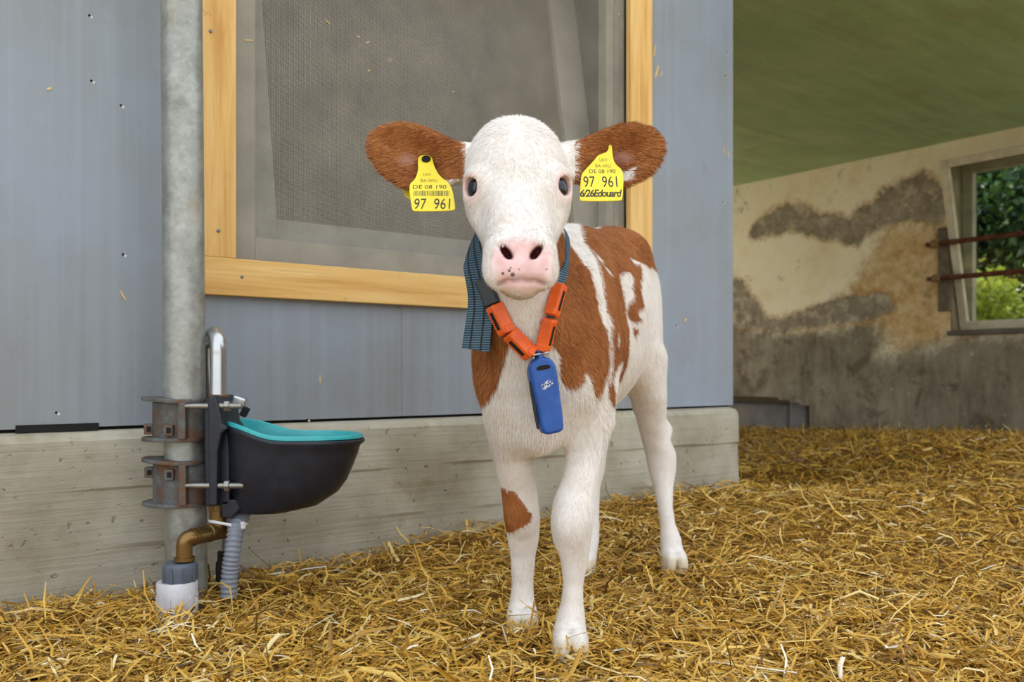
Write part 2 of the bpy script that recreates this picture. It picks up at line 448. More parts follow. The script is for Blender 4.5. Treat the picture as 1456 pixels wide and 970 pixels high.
# ---------------------------------------------------------------- plastered back wall
def mat_plaster():
    m = NT('old_plaster'); v = m.obj()
    peel = m.attr('peel').outputs['Fac']; low = m.attr('low').outputs['Fac']; rust = m.attr('rust').outputs['Fac']
    jit = m.math('ADD', m.math('MULTIPLY', m.math('SUBTRACT', m.noise(v, 8, 9, 0.75), 0.5), 0.22), m.math('MULTIPLY', m.math('SUBTRACT', m.noise(v, 34, 6, 0.7), 0.5), 0.05))
    pk = m.step(m.math('ADD', peel, jit), -0.004, 0.004)
    lo = m.step(m.math('ADD', low, m.math('MULTIPLY', jit, 1.6)), -0.10, 0.10)
    ru = m.step(m.math('ADD', rust, m.math('MULTIPLY', jit, 2.2)), -0.10, 0.12)
    b1 = m.noise(v, 2.5, 7, 0.65); b2 = m.noise(v, 11, 7, 0.7)
    paint = m.ramp(b1, [(0.25, lin((226, 206, 162))), (0.5, lin((244, 232, 198))), (0.75, lin((248, 240, 218)))])
    och = m.ramp(b2, [(0.3, lin((172, 132, 80))), (0.5, lin((206, 174, 122))), (0.7, lin((222, 204, 164)))])
    grey = m.ramp(b2, [(0.3, lin((122, 110, 92))), (0.55, lin((158, 146, 126))), (0.75, lin((188, 178, 158)))])
    dark = m.ramp(m.math('ADD', m.math('MULTIPLY', b1, 0.5), m.math('MULTIPLY', m.noise(m.obj((5, 5, 1.2)), 1.6, 7, 0.7), 0.5)), [(0.34, lin((96, 84, 68))), (0.5, lin((138, 128, 108))), (0.66, lin((168, 160, 138)))])
    c = m.mix(ru, paint, och); c = m.mix(lo, c, dark); c = m.mix(pk, c, grey)
    edge = m.math('SUBTRACT', m.step(m.math('ADD', peel, jit), -0.05, -0.012), pk)
    c = m.mix(m.math('MULTIPLY', edge, 0.45), c, lin((160, 112, 52)))
    c = m.mix(m.math('MULTIPLY', m.step(m.noise(v, 5, 9, .75), .56, .70), .55), c, lin((120, 98, 66)))
    c = m.mix(m.math('MULTIPLY', m.math('MULTIPLY', lo, m.step(m.noise(v, 4.5, 8, .72, .4), .50, .62)), .6), c, lin((84, 68, 50)))
    c = m.mix(m.math('MULTIPLY', m.math('MULTIPLY', pk, m.step(m.noise(v, 7, 8, .75), .52, .60)), .6), c, lin((206, 192, 160)))
    c = m.mix(m.math('MULTIPLY', m.step(m.noise(v, 17, 8, .75), .60, .68), .5), c, lin((226, 214, 186)))
    m.bsdf(c, 0.9, 0, m.bump(m.math('SUBTRACT', b2, m.math('MULTIPLY', pk, 0.8)), 0.6, 0.012), 0.2)
    return m.m
nw0, zw0 = WB(1388, 470); zw1 = WB(1400, 222)[1]; nw0 = WB(1352, 300)[0]; nw1 = nw0 + 1.4
nA, nB = -3.9, 1.6
gn = np.concatenate([np.arange(nA, -2.6, .12), np.arange(-2.6, 1.4, 0.022), np.arange(1.4, 2.4, .12)])
gz = np.arange(-0.1, CEIL + .03, 0.02)
gn[np.argmin(abs(gn - nw0))] = nw0; gn[np.argmin(abs(gn - nw1))] = nw1
gz[np.argmin(abs(gz - zw0))] = zw0; gz[np.argmin(abs(gz - zw1))] = zw1
NG, ZG = np.meshgrid(gn, gz, indexing='ij')
def wbp(pts): return [WB(*p) for p in pts]
peels = [wbp([(1068, 330), (1075, 318), (1095, 300), (1120, 290), (1150, 292), (1165, 308), (1185, 304), (1205, 312), (1228, 292), (1255, 272), (1290, 255), (1313, 248), (1330, 258), (1340, 272), (1345, 300), (1340, 318), (1300, 312), (1262, 318), (1240, 332), (1218, 345), (1180, 342), (1150, 332), (1120, 326), (1085, 336), (1070, 340)]),
         wbp([(1040, 398), (1055, 400), (1072, 425), (1088, 452), (1110, 455), (1150, 440), (1200, 424), (1240, 414), (1265, 420), (1270, 440), (1240, 452), (1200, 460), (1150, 468), (1100, 470), (1040, 462)]),
         wbp([(1335, 322), (1362, 322), (1385, 400), (1395, 470), (1372, 480), (1350, 440), (1340, 380)])]
peel = np.max([poly_sd(NG, ZG, p) for p in peels], 0)
lowp = wbp([(1040, 458), (1100, 470), (1180, 466), (1245, 458), (1262, 490), (1250, 505), (1290, 500), (1330, 486), (1390, 470), (1456, 476)])
low = poly_sd(NG, ZG, [(-9, lowp[0][1])] + lowp + [(9, lowp[-1][1]), (9, -9), (-9, -9)])
rust = poly_sd(NG, ZG, wbp([(1190, 440), (1215, 395), (1235, 350), (1255, 325), (1290, 315), (1340, 320), (1360, 420), (1375, 470), (1340, 500), (1280, 510), (1250, 480), (1180, 450)]))
P3 = P0[None, None, :] + (SB + 0.008 * smoothstep(peel, -0.01, 0.01) + 0.004 * np.sin(5 * NG) * np.sin(7 * ZG))[..., None] * D + NG[..., None] * NN
Vb = np.concatenate([P3, ZG[..., None]], -1).reshape(-1, 3)
ni, nj = NG.shape
ii, jj = np.meshgrid(np.arange(ni - 1), np.arange(nj - 1), indexing='ij')
cn = (NG[:-1, :-1] + NG[1:, 1:]) / 2; cz = (ZG[:-1, :-1] + ZG[1:, 1:]) / 2
nc0, zc_t = WB(1040, 570)[0], WB(1090, 566)[1]                       # low niche beside the stall corner
nich = ((cn < WB(1150, 590)[0]) & (cn > -3.6) & (cz < zc_t - 0.05 * smoothstep(cn, WB(1100, 590)[0], WB(1150, 590)[0])))
keep = ~((cn > nw0) & (cn < nw1) & (cz > zw0) & (cz < zw1)) & ~nich
q = np.stack([ii * nj + jj, (ii + 1) * nj + jj, (ii + 1) * nj + jj + 1, ii * nj + jj + 1], -1)[keep]
wb = mesh_obj('wall_back', Vb, q, mat_plaster(), smooth=True, attrs={'peel': peel.ravel(), 'low': low.ravel(), 'rust': rust.ravel()})
tag(wb, 'old plastered back wall with flaking cream paint and dark damp base', kind='structure')
M_RENDER = simple('dark_render', (96, 88, 76), 0.9, var=0.3, scale=7, bump=.4)
M_REVEAL = simple('window_reveal', (150, 134, 104), 0.9, var=0.25, scale=9, bump=.3)
mb = MB()
for a in ((nA, nw0, -.1, CEIL), (nw1, 2.35, -.1, CEIL), (nw0, nw1, -.1, zw0), (nw0, nw1, zw1, CEIL)):
    z0_ = 0.62 if a[0] == nA else a[2]
    mb.abox(SB + .02, SB + .36, a[0], a[1], z0_, a[3])
mb.abox(SB + .30, SB + .36, nA, nw0, -.1, .62)
mb.build('wall_core', M_REVEAL, wb)
mb = MB().abox(SB + .16, SB + .30, -3.6, WB(1105, 590)[0], -.1, .24).abox(SB + .12, SB + .3, WB(1108, 590)[0], WB(1136, 590)[0], -.1, .26)
mb.build('niche_stone', simple('niche_block', (120, 116, 112), .85, var=.25, scale=9, bump=.5), wb, bevel=.03)
# ---------------------------------------------------------------- green ceiling
def mat_ceiling():
    m = NT('green_painted_boards'); v = m.obj()
    rot = (0, 0, -math.atan2(D[1], D[0]))
    st = m.noise(m.obj((1.0, 9, 1), rot), 1.4, 5, 0.6); bl = m.noise(v, 2.2, 7, 0.65); fi = m.noise(v, 60, 2)
    c = m.ramp(m.math('ADD', m.math('MULTIPLY', st, .5), m.math('MULTIPLY', bl, .5)), [(0.34, lin((146, 174, 128))), (0.5, lin((162, 194, 152))), (0.66, lin((178, 208, 168)))])
    c = m.mix(m.math('MULTIPLY', m.step(m.noise(v, 3.6, 8, .7), .55, .72), .45), c, lin((160, 146, 104)))
    vo = m.n('TexVoronoi', {'Vector': v, 'Scale': 7.0})
    c = m.mix(m.math('MULTIPLY', m.math('LESS_THAN', vo.outputs['Distance'], 0.045), .7), c, lin((48, 50, 30)))
    m.bsdf(c, 0.6, 0, m.bump(m.math('ADD', st, bl), .25, .01), .35)
    return m.m
M_CEIL = mat_ceiling()
ce = tag(MB().abox(SC + .02, SB + .9, nA, nB, CEIL + .025, CEIL + .14).build('ceiling', M_BLACK), 'low ceiling of wide green painted boards over the back room', kind='structure')
bw = 0.62
k0 = nA
while k0 < nB:
    MB().abox(SC + .02, SB + .05, k0 + .0012, min(nB, k0 + bw) - .0012, CEIL, CEIL + .025).build('board', M_CEIL, ce, bevel=.002)
    k0 += bw

# ---------------------------------------------------------------- window in the plastered wall with two rusty bars
M_OLDPAINT = simple('weathered_white_paint', (205, 194, 166), .7, var=.16, scale=14, bump=.2)
M_OLDPAINT2 = simple('weathered_cream_paint', (176, 168, 140), .7, var=.2, scale=14, bump=.2)
w2 = tag(empty('window_2', A(SB + .1, (nw0 + nw1) / 2, zw0)), 'old cream-painted stable window tilted open in the plastered wall', kind='structure')
fx0, fx1 = SB + .16, SB + .22
for a in ((nw0, nw0 + .07, zw0, zw1), (nw1 - .07, nw1, zw0, zw1)):
    MB().abox(fx0, fx1, *a).build('frame_upright', M_OLDPAINT2, w2, bevel=.004)
for a in ((nw0 + .07, nw1 - .07, zw0, zw0 + .05), (nw0 + .07, nw1 - .07, zw1 - .06, zw1)):
    MB().abox(fx0, fx1, *a).build('frame_rail', M_OLDPAINT2, w2, bevel=.004)
MB().abox(SB - .02, SB + .16, nw0 - .02, nw1 + .02, zw0 - .03, zw0 + .004).build('window_ledge', M_RENDER, w2, bevel=.006)
th2 = math.radians(14.5); za = zw0 + .02; LS = (zw1 - zw0 - .03) / math.cos(th2)
def S2(n, a, b): return A(SB + .145 - a * math.sin(th2) - b * math.cos(th2), n, za + a * math.cos(th2) - b * math.sin(th2))
def s2box(n_0, n_1, a0, a1, b0, b1):
    vs_ = [S2(n, a, b) for b in (b1, b0) for a in (a0, a1) for n in (n_0, n_1)]
    return MB().add(vs_, [(0, 2, 3, 1), (4, 5, 7, 6), (0, 1, 5, 4), (2, 6, 7, 3), (0, 4, 6, 2), (1, 3, 7, 5)])
s2box(nw0 + .01, nw0 + .065, 0, LS, 0, .04).build('sash_upright', M_OLDPAINT, w2, bevel=.004)
s2box(nw1 - .065, nw1 - .01, 0, LS, 0, .04).build('sash_upright', M_OLDPAINT, w2, bevel=.004)
s2box(nw0 + .065, nw1 - .065, 0, .055, 0, .04).build('sash_rail', M_OLDPAINT, w2, bevel=.004)
s2box(nw0 + .065, nw1 - .065, LS - .055, LS, 0, .04).build('sash_rail', M_OLDPAINT, w2, bevel=.004)
gm = NT('thin_pane'); tr = gm.n('BsdfTransparent', {'Color': (.93, .96, .94, 1)}); gl = gm.n('BsdfGlossy', {'Color': (.9, .95, 1, 1), 'Roughness': .08})
mx = gm.n('MixShader', {0: .07, 1: tr.outputs[0], 2: gl.outputs[0]}); gm.t.links.new(mx.outputs[0], gm.out.inputs[0])
s2box(nw0 + .06, nw1 - .06, .05, LS - .05, .018, .021).build('pane', gm.m, w2)
def mat_rust():
    m = NT('rusty_iron'); v = m.obj(); a = m.noise(v, 18, 7, .7)
    m.bsdf(m.ramp(a, [(.3, lin((58, 34, 22))), (.5, lin((98, 56, 34))), (.72, lin((128, 84, 56)))]), .75, .2, m.bump(a, .4, .003), .3)
    return m.m
M_RUST = mat_rust()
sbar = SB - .10
for (pa, pb) in (((1326, 347.5), (1456, 332)), ((1328, 397), (1456, 385))):
    a0_ = WB(*pa, s=sbar); n_end = nw1 + .12
    zb = WB(1390, (pa[1] + pb[1]) / 2, s=sbar)[1]
    r = tag(empty('window_bar', A(sbar, a0_[0], zb)), 'rusty round iron bar crossing the tilted window, %s one of the pair' % ('upper' if pa[1] < 360 else 'lower'), 'bar', 'iron bars before the plastered wall window')
    MB().tube([A(sbar, a0_[0], zb), A(sbar, n_end, zb)], .0175, 14).build('rod', M_RUST, r, smooth=True)
    MB().lathe(A(sbar, a0_[0] - .008, zb), (NN[0], NN[1], 0), [(0, .021), (.002, .026), (.05, .026), (.055, .02)], 14).build('end_sleeve', simple('rust_sleeve', (132, 104, 66), .8, var=.25, scale=30), r, smooth=True)
    MB().abox(sbar - .005, SB + .0, a0_[0] - .05, a0_[0] - .02, zb - .014, zb + .014).build('bracket', M_RUST, r, bevel=.003)
    MB().abox(sbar - .005, SB + .0, n_end - .04, n_end - .01, zb - .014, zb + .014).build('bracket', M_RUST, r, bevel=.003)
b0_ = WB(1334, 325, s=SB - .02); b1_ = WB(1344, 442, s=SB - .02)
tag(MB().abox(SB - .028, SB - .002, b0_[0], b0_[0] + .075, b1_[1], b0_[1]).build('mounting_plank', simple('grey_weathered_wood', (104, 92, 72), .9, var=.3, scale=20), bevel=.004), 'weathered grey upright plank carrying the window bars on plastered wall', 'plank')
# ---------------------------------------------------------------- calf: one continuous body grown from a distance field
CALF_S = np.array([0.075, 1.75]); YAW = math.radians(20.5)
FW = np.array([-math.sin(YAW), -math.cos(YAW)]); LT = np.array([-FW[1], FW[0]])   # forward, calf's own left
VOX = 0.004
gx = np.arange(-0.275, 0.47, VOX); gy = np.arange(1.25, 2.52, VOX); gzz = np.arange(-0.02, 0.965, VOX)
FIELD = np.full((len(gx), len(gy), len(gzz)), 0.5, np.float32)

def sub(lo, hi):
    sl = []
    for g, a, b in zip((gx, gy, gzz), lo, hi):
        i0 = int(np.clip(np.searchsorted(g, a) - 1, 0, len(g) - 2)); i1 = int(np.clip(np.searchsorted(g, b) + 1, i0 + 2, len(g)))
        sl.append(slice(i0, i1))
    X, Y, Z = np.meshgrid(gx[sl[0]].astype(np.float32), gy[sl[1]].astype(np.float32), gzz[sl[2]].astype(np.float32), indexing='ij')
    return tuple(sl), X, Y, Z
def smin(a, b, k):
    h = np.clip(0.5 + 0.5 * (b - a) / k, 0, 1)
    return b + (a - b) * h - k * h * (1 - h)
def smax(a, b, k): return -smin(-a, -b, k)
def union(lo, hi, fn, k):
    m = k + 0.012
    sl, X, Y, Z = sub([v - m for v in lo], [v + m for v in hi])
    FIELD[sl] = smin(FIELD[sl], fn(X, Y, Z).astype(np.float32), k)
def carve(lo, hi, fn, k):
    m = k + 0.012
    sl, X, Y, Z = sub([v - m for v in lo], [v + m for v in hi])
    FIELD[sl] = smax(FIELD[sl], -fn(X, Y, Z).astype(np.float32), k)
def curve(xs, ys, sm=0.03):
    xs = np.asarray(xs, float); ys = np.asarray(ys, float); o = np.argsort(xs); xs, ys = xs[o], ys[o]
    t = np.linspace(xs[0], xs[-1], 600); v = np.interp(t, xs, ys)
    w = max(1, int(sm / (xs[-1] - xs[0]) * 600)); ker = np.hanning(2 * w + 3); ker /= ker.sum()
    v = np.convolve(np.pad(v, w + 1, mode='reflect', reflect_type='odd'), ker, 'valid')
    return lambda x: np.interp(x, t, v)
def ellipsoid(c, r, ax=None):
    c = np.asarray(c, float); r = np.asarray(r, float); R = max(r); ax = np.eye(3) if ax is None else np.asarray(ax, float)
    def fn(X, Y, Z):
        dx, dy, dz = X - c[0], Y - c[1], Z - c[2]
        q = [(dx * a[0] + dy * a[1] + dz * a[2]) for a in ax]
        k0 = np.sqrt(sum((p / s) ** 2 for p, s in zip(q, r))); k1 = np.sqrt(sum((p / s ** 2) ** 2 for p, s in zip(q, r))) + 1e-6
        return k0 * (k0 - 1) / k1
    return list(c - R), list(c + R), fn
def cone(a, b, ra, rb, sx=1.0):
    a = np.asarray(a, float); b = np.asarray(b, float); R = max(ra, rb) * max(1, sx)
    def fn(X, Y, Z):
        e = b - a; e2 = e @ e
        h = np.clip(((X - a[0]) * e[0] + (Y - a[1]) * e[1] + (Z - a[2]) * e[2]) / e2, 0, 1)
        dx = (X - a[0] - h * e[0]) / sx; dy = Y - a[1] - h * e[1]; dz = Z - a[2] - h * e[2]
        return (np.sqrt(dx * dx + dy * dy + dz * dz) - (ra + (rb - ra) * h)) * min(1, sx)
    return list(np.minimum(a, b) - R), list(np.maximum(a, b) + R), fn
def loc2w(f, l): return CALF_S + f * FW + l * LT

# trunk: f, top, bottom, half width
TR = [(.165, .550, .460, .045), (.13, .600, .405, .095), (.08, .665, .385, .120), (0, .775, .390, .130), (-.10, .812, .400, .132), (-.20, .818, .402, .136),
      (-.30, .828, .408, .136), (-.40, .848, .430, .124), (-.50, .868, .480, .100), (-.60, .862, .520, .086), (-.68, .800, .560, .070), (-.715, .75, .60, .06)]
_f = [r[0] for r in TR]
TTOP, TBOT, THW = (curve(_f, [r[i] for r in TR], .05) for i in (1, 2, 3))
def trunk(X, Y, Z):
    dx, dy = X - CALF_S[0], Y - CALF_S[1]
    f = dx * FW[0] + dy * FW[1]; l = dx * LT[0] + dy * LT[1]
    tp, bt, hw = TTOP(f), TBOT(f), THW(f)
    zc = (tp + bt) / 2 - .01; hh = np.where(Z > zc, tp - zc, zc - bt)
    u = np.clip((Z - zc) / hh, -1, 1)
    w = hw * (1 - .16 * smoothstep(u, .1, 1.0) - .12 * smoothstep(-u, .3, 1.0))
    q = (np.abs(l / w) ** 2.25 + np.abs((Z - zc) / hh) ** 2.25) ** (1 / 2.25)
    d = (q - 1) * np.minimum(w, hh)
    return smax(smax(d, f - .165, .06), -.70 - f, .06)
c0, c1 = loc2w(.17, 0), loc2w(-.72, 0)
union([min(c0[0], c1[0]) - .16, min(c0[1], c1[1]) - .12, .36], [max(c0[0], c1[0]) + .16, max(c0[1], c1[1]) + .12, .87], trunk, .02)

def L3(f, l, z): p = loc2w(f, l); return (p[0], p[1], z)
AXB = [(FW[0], FW[1], 0), (LT[0], LT[1], 0), (0, 0, 1)]
# shoulders, thighs, hips
for sgn in (1, -1):
    union(*ellipsoid(L3(.035, .080 * sgn, .565), (.082, .052, .15), AXB), .05)
    union(*ellipsoid(L3(-.565, .050 * sgn, .645), (.110, .052, .165), AXB), .05)
    union(*ellipsoid(L3(-.47, .064 * sgn, .790), (.05, .026, .035), AXB), .06)
    union(*ellipsoid(L3(-.53, .060 * sgn, .56), (.075, .045, .085), AXB), .05)
# neck and chest
union(*cone((.012, 1.575, .845), (.018, 1.570, .70), .068, .068, .92), .05)
union(*cone((.018, 1.570, .70), (.030, 1.625, .60), .068, .082, .85), .05)
union(*cone((.020, 1.62, .76), (.065, 1.76, .66), .066, .105, .9), .05)
union(*cone((.030, 1.625, .60), (.055, 1.68, .52), .082, .10, .9), .05)
union(*ellipsoid(U(762, 600, 1.665), (.050, .06, .062)), .045)

# legs: (row, left column, right column, depth, front-to-back ratio)
LEG_LF = [(540, 798, 870, 1.73, 1.3), (570, 799, 872, 1.72, 1.25), (600, 801, 872, 1.71, 1.2), (640, 806, 860, 1.69, 1.15), (680, 800, 849, 1.665, 1.1), (712, 787, 844, 1.65, 1.0), (742, 783, 843, 1.64, 1.0), (768, 786, 840, 1.64, 1.0),
          (795, 797, 837, 1.645, 1.05), (830, 801, 829, 1.65, 1.2), (856, 798, 829, 1.65, 1.25), (882, 790, 832, 1.64, 1.15), (900, 788, 833, 1.63, 1.2), (922, 785, 836, 1.615, 1.3), (935, 785, 836, 1.61, 1.3)]
LEG_RF = [(540, 690, 762, 1.67, 1.3), (580, 691, 760, 1.68, 1.3), (620, 694, 757, 1.70, 1.2), (660, 703, 757, 1.73, 1.15), (700, 713, 764, 1.76, 1.0), (740, 717, 768, 1.78, 1.0), (768, 722, 766, 1.79, 1.0), (790, 726, 761, 1.80, 1.05),
          (830, 728, 758, 1.81, 1.2), (850, 726, 759, 1.81, 1.2), (872, 722, 763, 1.80, 1.2), (890, 720, 765, 1.79, 1.3), (900, 720, 765, 1.785, 1.3)]
LEG_LH = [(500, 872, 946, 2.27, 1.5), (535, 884, 946, 2.275, 1.5), (565, 896, 947, 2.28, 1.5), (600, 906, 946, 2.31, 1.45), (622, 912, 951, 2.335, 1.5), (645, 918, 961, 2.345, 1.35), (668, 922, 961, 2.34, 1.25), (690, 929, 957, 2.32, 1.2), (720, 935, 956, 2.30, 1.2),
          (745, 939, 960, 2.29, 1.2), (765, 939, 968, 2.28, 1.1), (783, 940, 971, 2.27, 1.2), (800, 939, 974, 2.26, 1.3), (812, 939, 974, 2.255, 1.3)]
def leg_rows(rows):
    out = []
    for y, a, b, d, k in rows:
        c = U((a + b) / 2, y, d); r = (b - a) / 2 / F * d
        out.append((c[2], c[0], c[1], r, r * k))
    return out
def leg(rows, k):
    z, x, y, rx, ry = (np.array(c) for c in zip(*rows))
    fx, fy, frx, fry = (curve(z, v, .012) for v in (x, y, rx, ry)); z0, z1 = z.min(), z.max()
    def fn(X, Y, Z):
        zz = np.clip(Z, z0, z1); a, b = frx(zz), fry(zz)
        u = (X - fx(zz)) / a; v = (Y - fy(zz)) / b
        q = np.sqrt(u * u + v * v); d = (q - 1) * np.minimum(a, b)
        return smax(smax(d, z0 - Z, .012), Z - z1, .03)
    R = max(ry.max(), rx.max())
    union([x.min() - R, y.min() - R, z0], [x.max() + R, y.max() + R, z1], fn, k)
lf, rf, lh = leg_rows(LEG_LF), leg_rows(LEG_RF), leg_rows(LEG_LH)
rh = []
for z, x, y, rx, ry in lh:                       # the far hind leg: mirrored about the spine and a short step ahead
    p = np.array([x, y]) - CALF_S; f, l = p @ FW, p @ LT
    k = smoothstep(-z, -.60, -.30); q = loc2w(f + .05 + .06 * k, -l + .020 * k + .045 * smoothstep(-z, -.28, -.08))
    rh.append((z, q[0], q[1], rx, ry))
for rows in (lf, rf, lh, rh): leg(rows, .035)
for (p, r) in ((U(812, 742, 1.617), .026), (U(743, 738, 1.757), .024)):          # front knees
    union(*ellipsoid(p, (r, r * .8, r * 1.25)), .02)
for pts in ((U(938, 655, 2.345), U(945, 612, 2.40), U(936, 575, 2.36)),):        # heel tendon and point of the hock
    union(*cone(pts[0], pts[1], .022, .016), .02); union(*cone(pts[1], pts[2], .014, .012), .025)
# hooves: flare a little and split
for rows, dx in ((lf, .0), (rf, .0), (lh, .004), (rh, -.004)):
    z, x, y, rx, ry = min(rows)
    for sg in (-1, 1):
        union(*ellipsoid((x + sg * rx * .42 + dx, y - ry * .25, z + .022), (rx * .60, ry * 1.0, .034)), .010)
    carve(*ellipsoid((x + dx, y - ry * 1.25, z + .01), (.0028, .022, .03)), .005)
# tail
tp = [L3(-.69, 0, .80), L3(-.735, .0, .76), L3(-.75, .0, .68), L3(-.745, .0, .58), L3(-.74, .0, .47)]
for i in range(4): union(*cone(tp[i], tp[i + 1], (.028, .022, .018, .017)[i], (.022, .018, .017, .02)[i]), .02)

# head: t runs from the poll to the muzzle, h is up out of the face
HO = np.array([.0055, 1.475, .919]); HA = math.radians(55)
ta = np.array([0, -math.cos(HA), -math.sin(HA)]); ha = np.array([0, -math.sin(HA), math.cos(HA)])
HD = [(-.05, .030, -.05, -.13), (-.025, .048, -.010, -.14), (0, .066, .012, -.15), (.03, .083, .019, -.158), (.06, .0885, .019, -.162), (.10, .0895, .014, -.165), (.135, .0855, .008, -.160), (.17, .0730, .004, -.145), (.20, .0640, .002, -.125),
      (.23, .0570, .001, -.105), (.26, .0540, .001, -.088), (.285, .0520, .000, -.072), (.31, .0500, -.004, -.060), (.34, .046, -.014, -.052), (.36, .04, -.02, -.05)]
_t = [r[0] for r in HD]
HW, HT, HB = (curve(_t, [r[i] for r in HD], .018) for i in (1, 2, 3))
def head(X, Y, Z):
    r = X - HO[0] - .008 * np.clip((.93 - Z) / .30, 0, 1); dy = Y - HO[1]; dz = Z - HO[2]
    t = dy * ta[1] + dz * ta[2]; h = dy * ha[1] + dz * ha[2]
    w, tp_, bt = HW(t), HT(t), HB(t)
    hc = (tp_ + bt) / 2; hh = (tp_ - bt) / 2; u = (h - hc) / hh
    w = w * (1 - .34 * smoothstep(-u, 0, 1))
    q = (np.abs(r / w) ** 2.35 + np.abs(u) ** 2.35) ** (1 / 2.35)
    d = (q - 1) * np.minimum(w, hh)
    return smax(smax(d, t - .336, .025), -.035 - t, .05)
union([-.10, 1.26, .58], [.125, 1.66, .955], head, .035)
def HP(r, t, h): return HO + np.array([r + .008 * min(1, max(0, t / .33)), 0, 0]) + t * ta + h * ha
for sg in (-1, 1):
    union(*ellipsoid(HP(.032 * sg, .300, -.028), (.021, .022, .030)), .018)        # upper lips
    union(*ellipsoid(HP(.028 * sg, .268, -.016), (.020, .024, .020)), .022)        # nose wings
    union(*ellipsoid(HP(.052 * sg, .115, -.062), (.016, .040, .034)), .025)           # cheek bone
    carve(*ellipsoid(HP(.074 * sg, .185, -.004), (.016, .035, .03)), .03)          # hollow before the eye
EYES = [(U(671.0, 266.5, 1.418), np.array([-.74, -.66, .08])), (U(801.5, 265.0, 1.418), np.array([.74, -.66, .08]))]
EB = []
for (ec, e) in EYES:
    e = unit(e); ec = np.asarray(ec); bc = ec - e * .0195; EB.append((bc, e))
    side = unit(np.cross((0, 0, 1), e)); upv = np.cross(e, side)
    union(*ellipsoid(bc, (.0255, .0255, .0255)), .022)
    union(*ellipsoid(bc + upv * .018 + e * .004, (.022, .022, .012)), .015)         # brow
    carve(*ellipsoid(ec + e * .003, (.0165, .0150, .018), [side, upv, e]), .004)
for sg in (-1, 1):                                                                  # nostrils
    c = HP(.0225 * sg + .001, .2925, -.002); a = unit((.62 * sg, .0, .78)); b = np.array([0, -1, 0]); cc = np.cross(a, b)
    carve(*ellipsoid(c + a * .002, (.0125, .020, .0052), [a, b, cc]), .006)
    carve(*ellipsoid(c - a * .006, (.0065, .024, .0058), [a, b, cc]), .005)
# lower jaw
union(*ellipsoid(HP(.0, .316, -.047), (.033, .030, .0205)), .004)
union(*cone(HP(.0, .310, -.055), HP(0, .24, -.095), .019, .038, 1.15), .012)
union(*cone(HP(0, .24, -.095), HP(0, .14, -.13), .040, .052), .03)

# mouth line
MOUTH = [(-.0215, 1.3068, .6287), (-.0062, 1.3021, .6348), (.0134, 1.3005, .6368), (.0331, 1.3020, .6348), (.0495, 1.3062, .6297)]
for a_, b_ in zip(MOUTH[:-1], MOUTH[1:]):
    carve(*cone(a_, b_, .0038, .0038), .004)

# ears: cupped sheets that open towards the front
EAR_R = [(664, 214), (640, 201), (612, 185), (590, 176), (566, 172), (542, 177), (527, 187), (523, 201), (528, 218), (540, 238), (555, 252), (575, 264), (600, 271), (630, 268), (652, 258), (664, 244)]
EAR_L = [(810, 212), (830, 201), (850, 189), (878, 177), (905, 173), (928, 179), (941, 192), (943, 210), (937, 228), (924, 243), (906, 255), (888, 264), (862, 270), (835, 266), (815, 254), (808, 240)]
EYD = 1.52
def ear(poly, sg):
    P = np.array([U(x, y, EYD) for x, y in poly])[:, (0, 2)]
    P = np.array(P); lo = P.min(0); hi = P.max(0)
    base = P[0, 0]
    def fn(X, Y, Z):
        d2 = -poly_sd(X[:, 0, :], Z[:, 0, :], P)
        c = smoothstep(-d2, .0, .046)
        u = np.clip((X[:, 0, :] - base) * sg / .15, 0, 1)
        y0 = EYD - .012 + .032 * c * (1 - .55 * u) + .030 * u ** 1.5 + .010 * (1 - u)
        low = smoothstep(Z[:, 0, :], .90 - .03 * u, .80)                          # lower rim curls forward near the root
        y0 = y0 - .006 * low * (1 - u)
        th = .0055 + .012 * (1 - smoothstep(u, 0, .35))
        return smax(np.broadcast_to((d2 - .004)[:, None, :], X.shape), np.abs(Y - y0[:, None, :]) - th[:, None, :], .008)
    union([lo[0], EYD - .05, lo[1]], [hi[0], EYD + .07, hi[1]], fn, .012)
ear(EAR_R, -1); ear(EAR_L, 1)
union(*cone((-.068, 1.535, .862), (-.100, 1.545, .868), .034, .026), .02)
union(*cone((.092, 1.535, .862), (.124, 1.545, .868), .034, .026), .02)

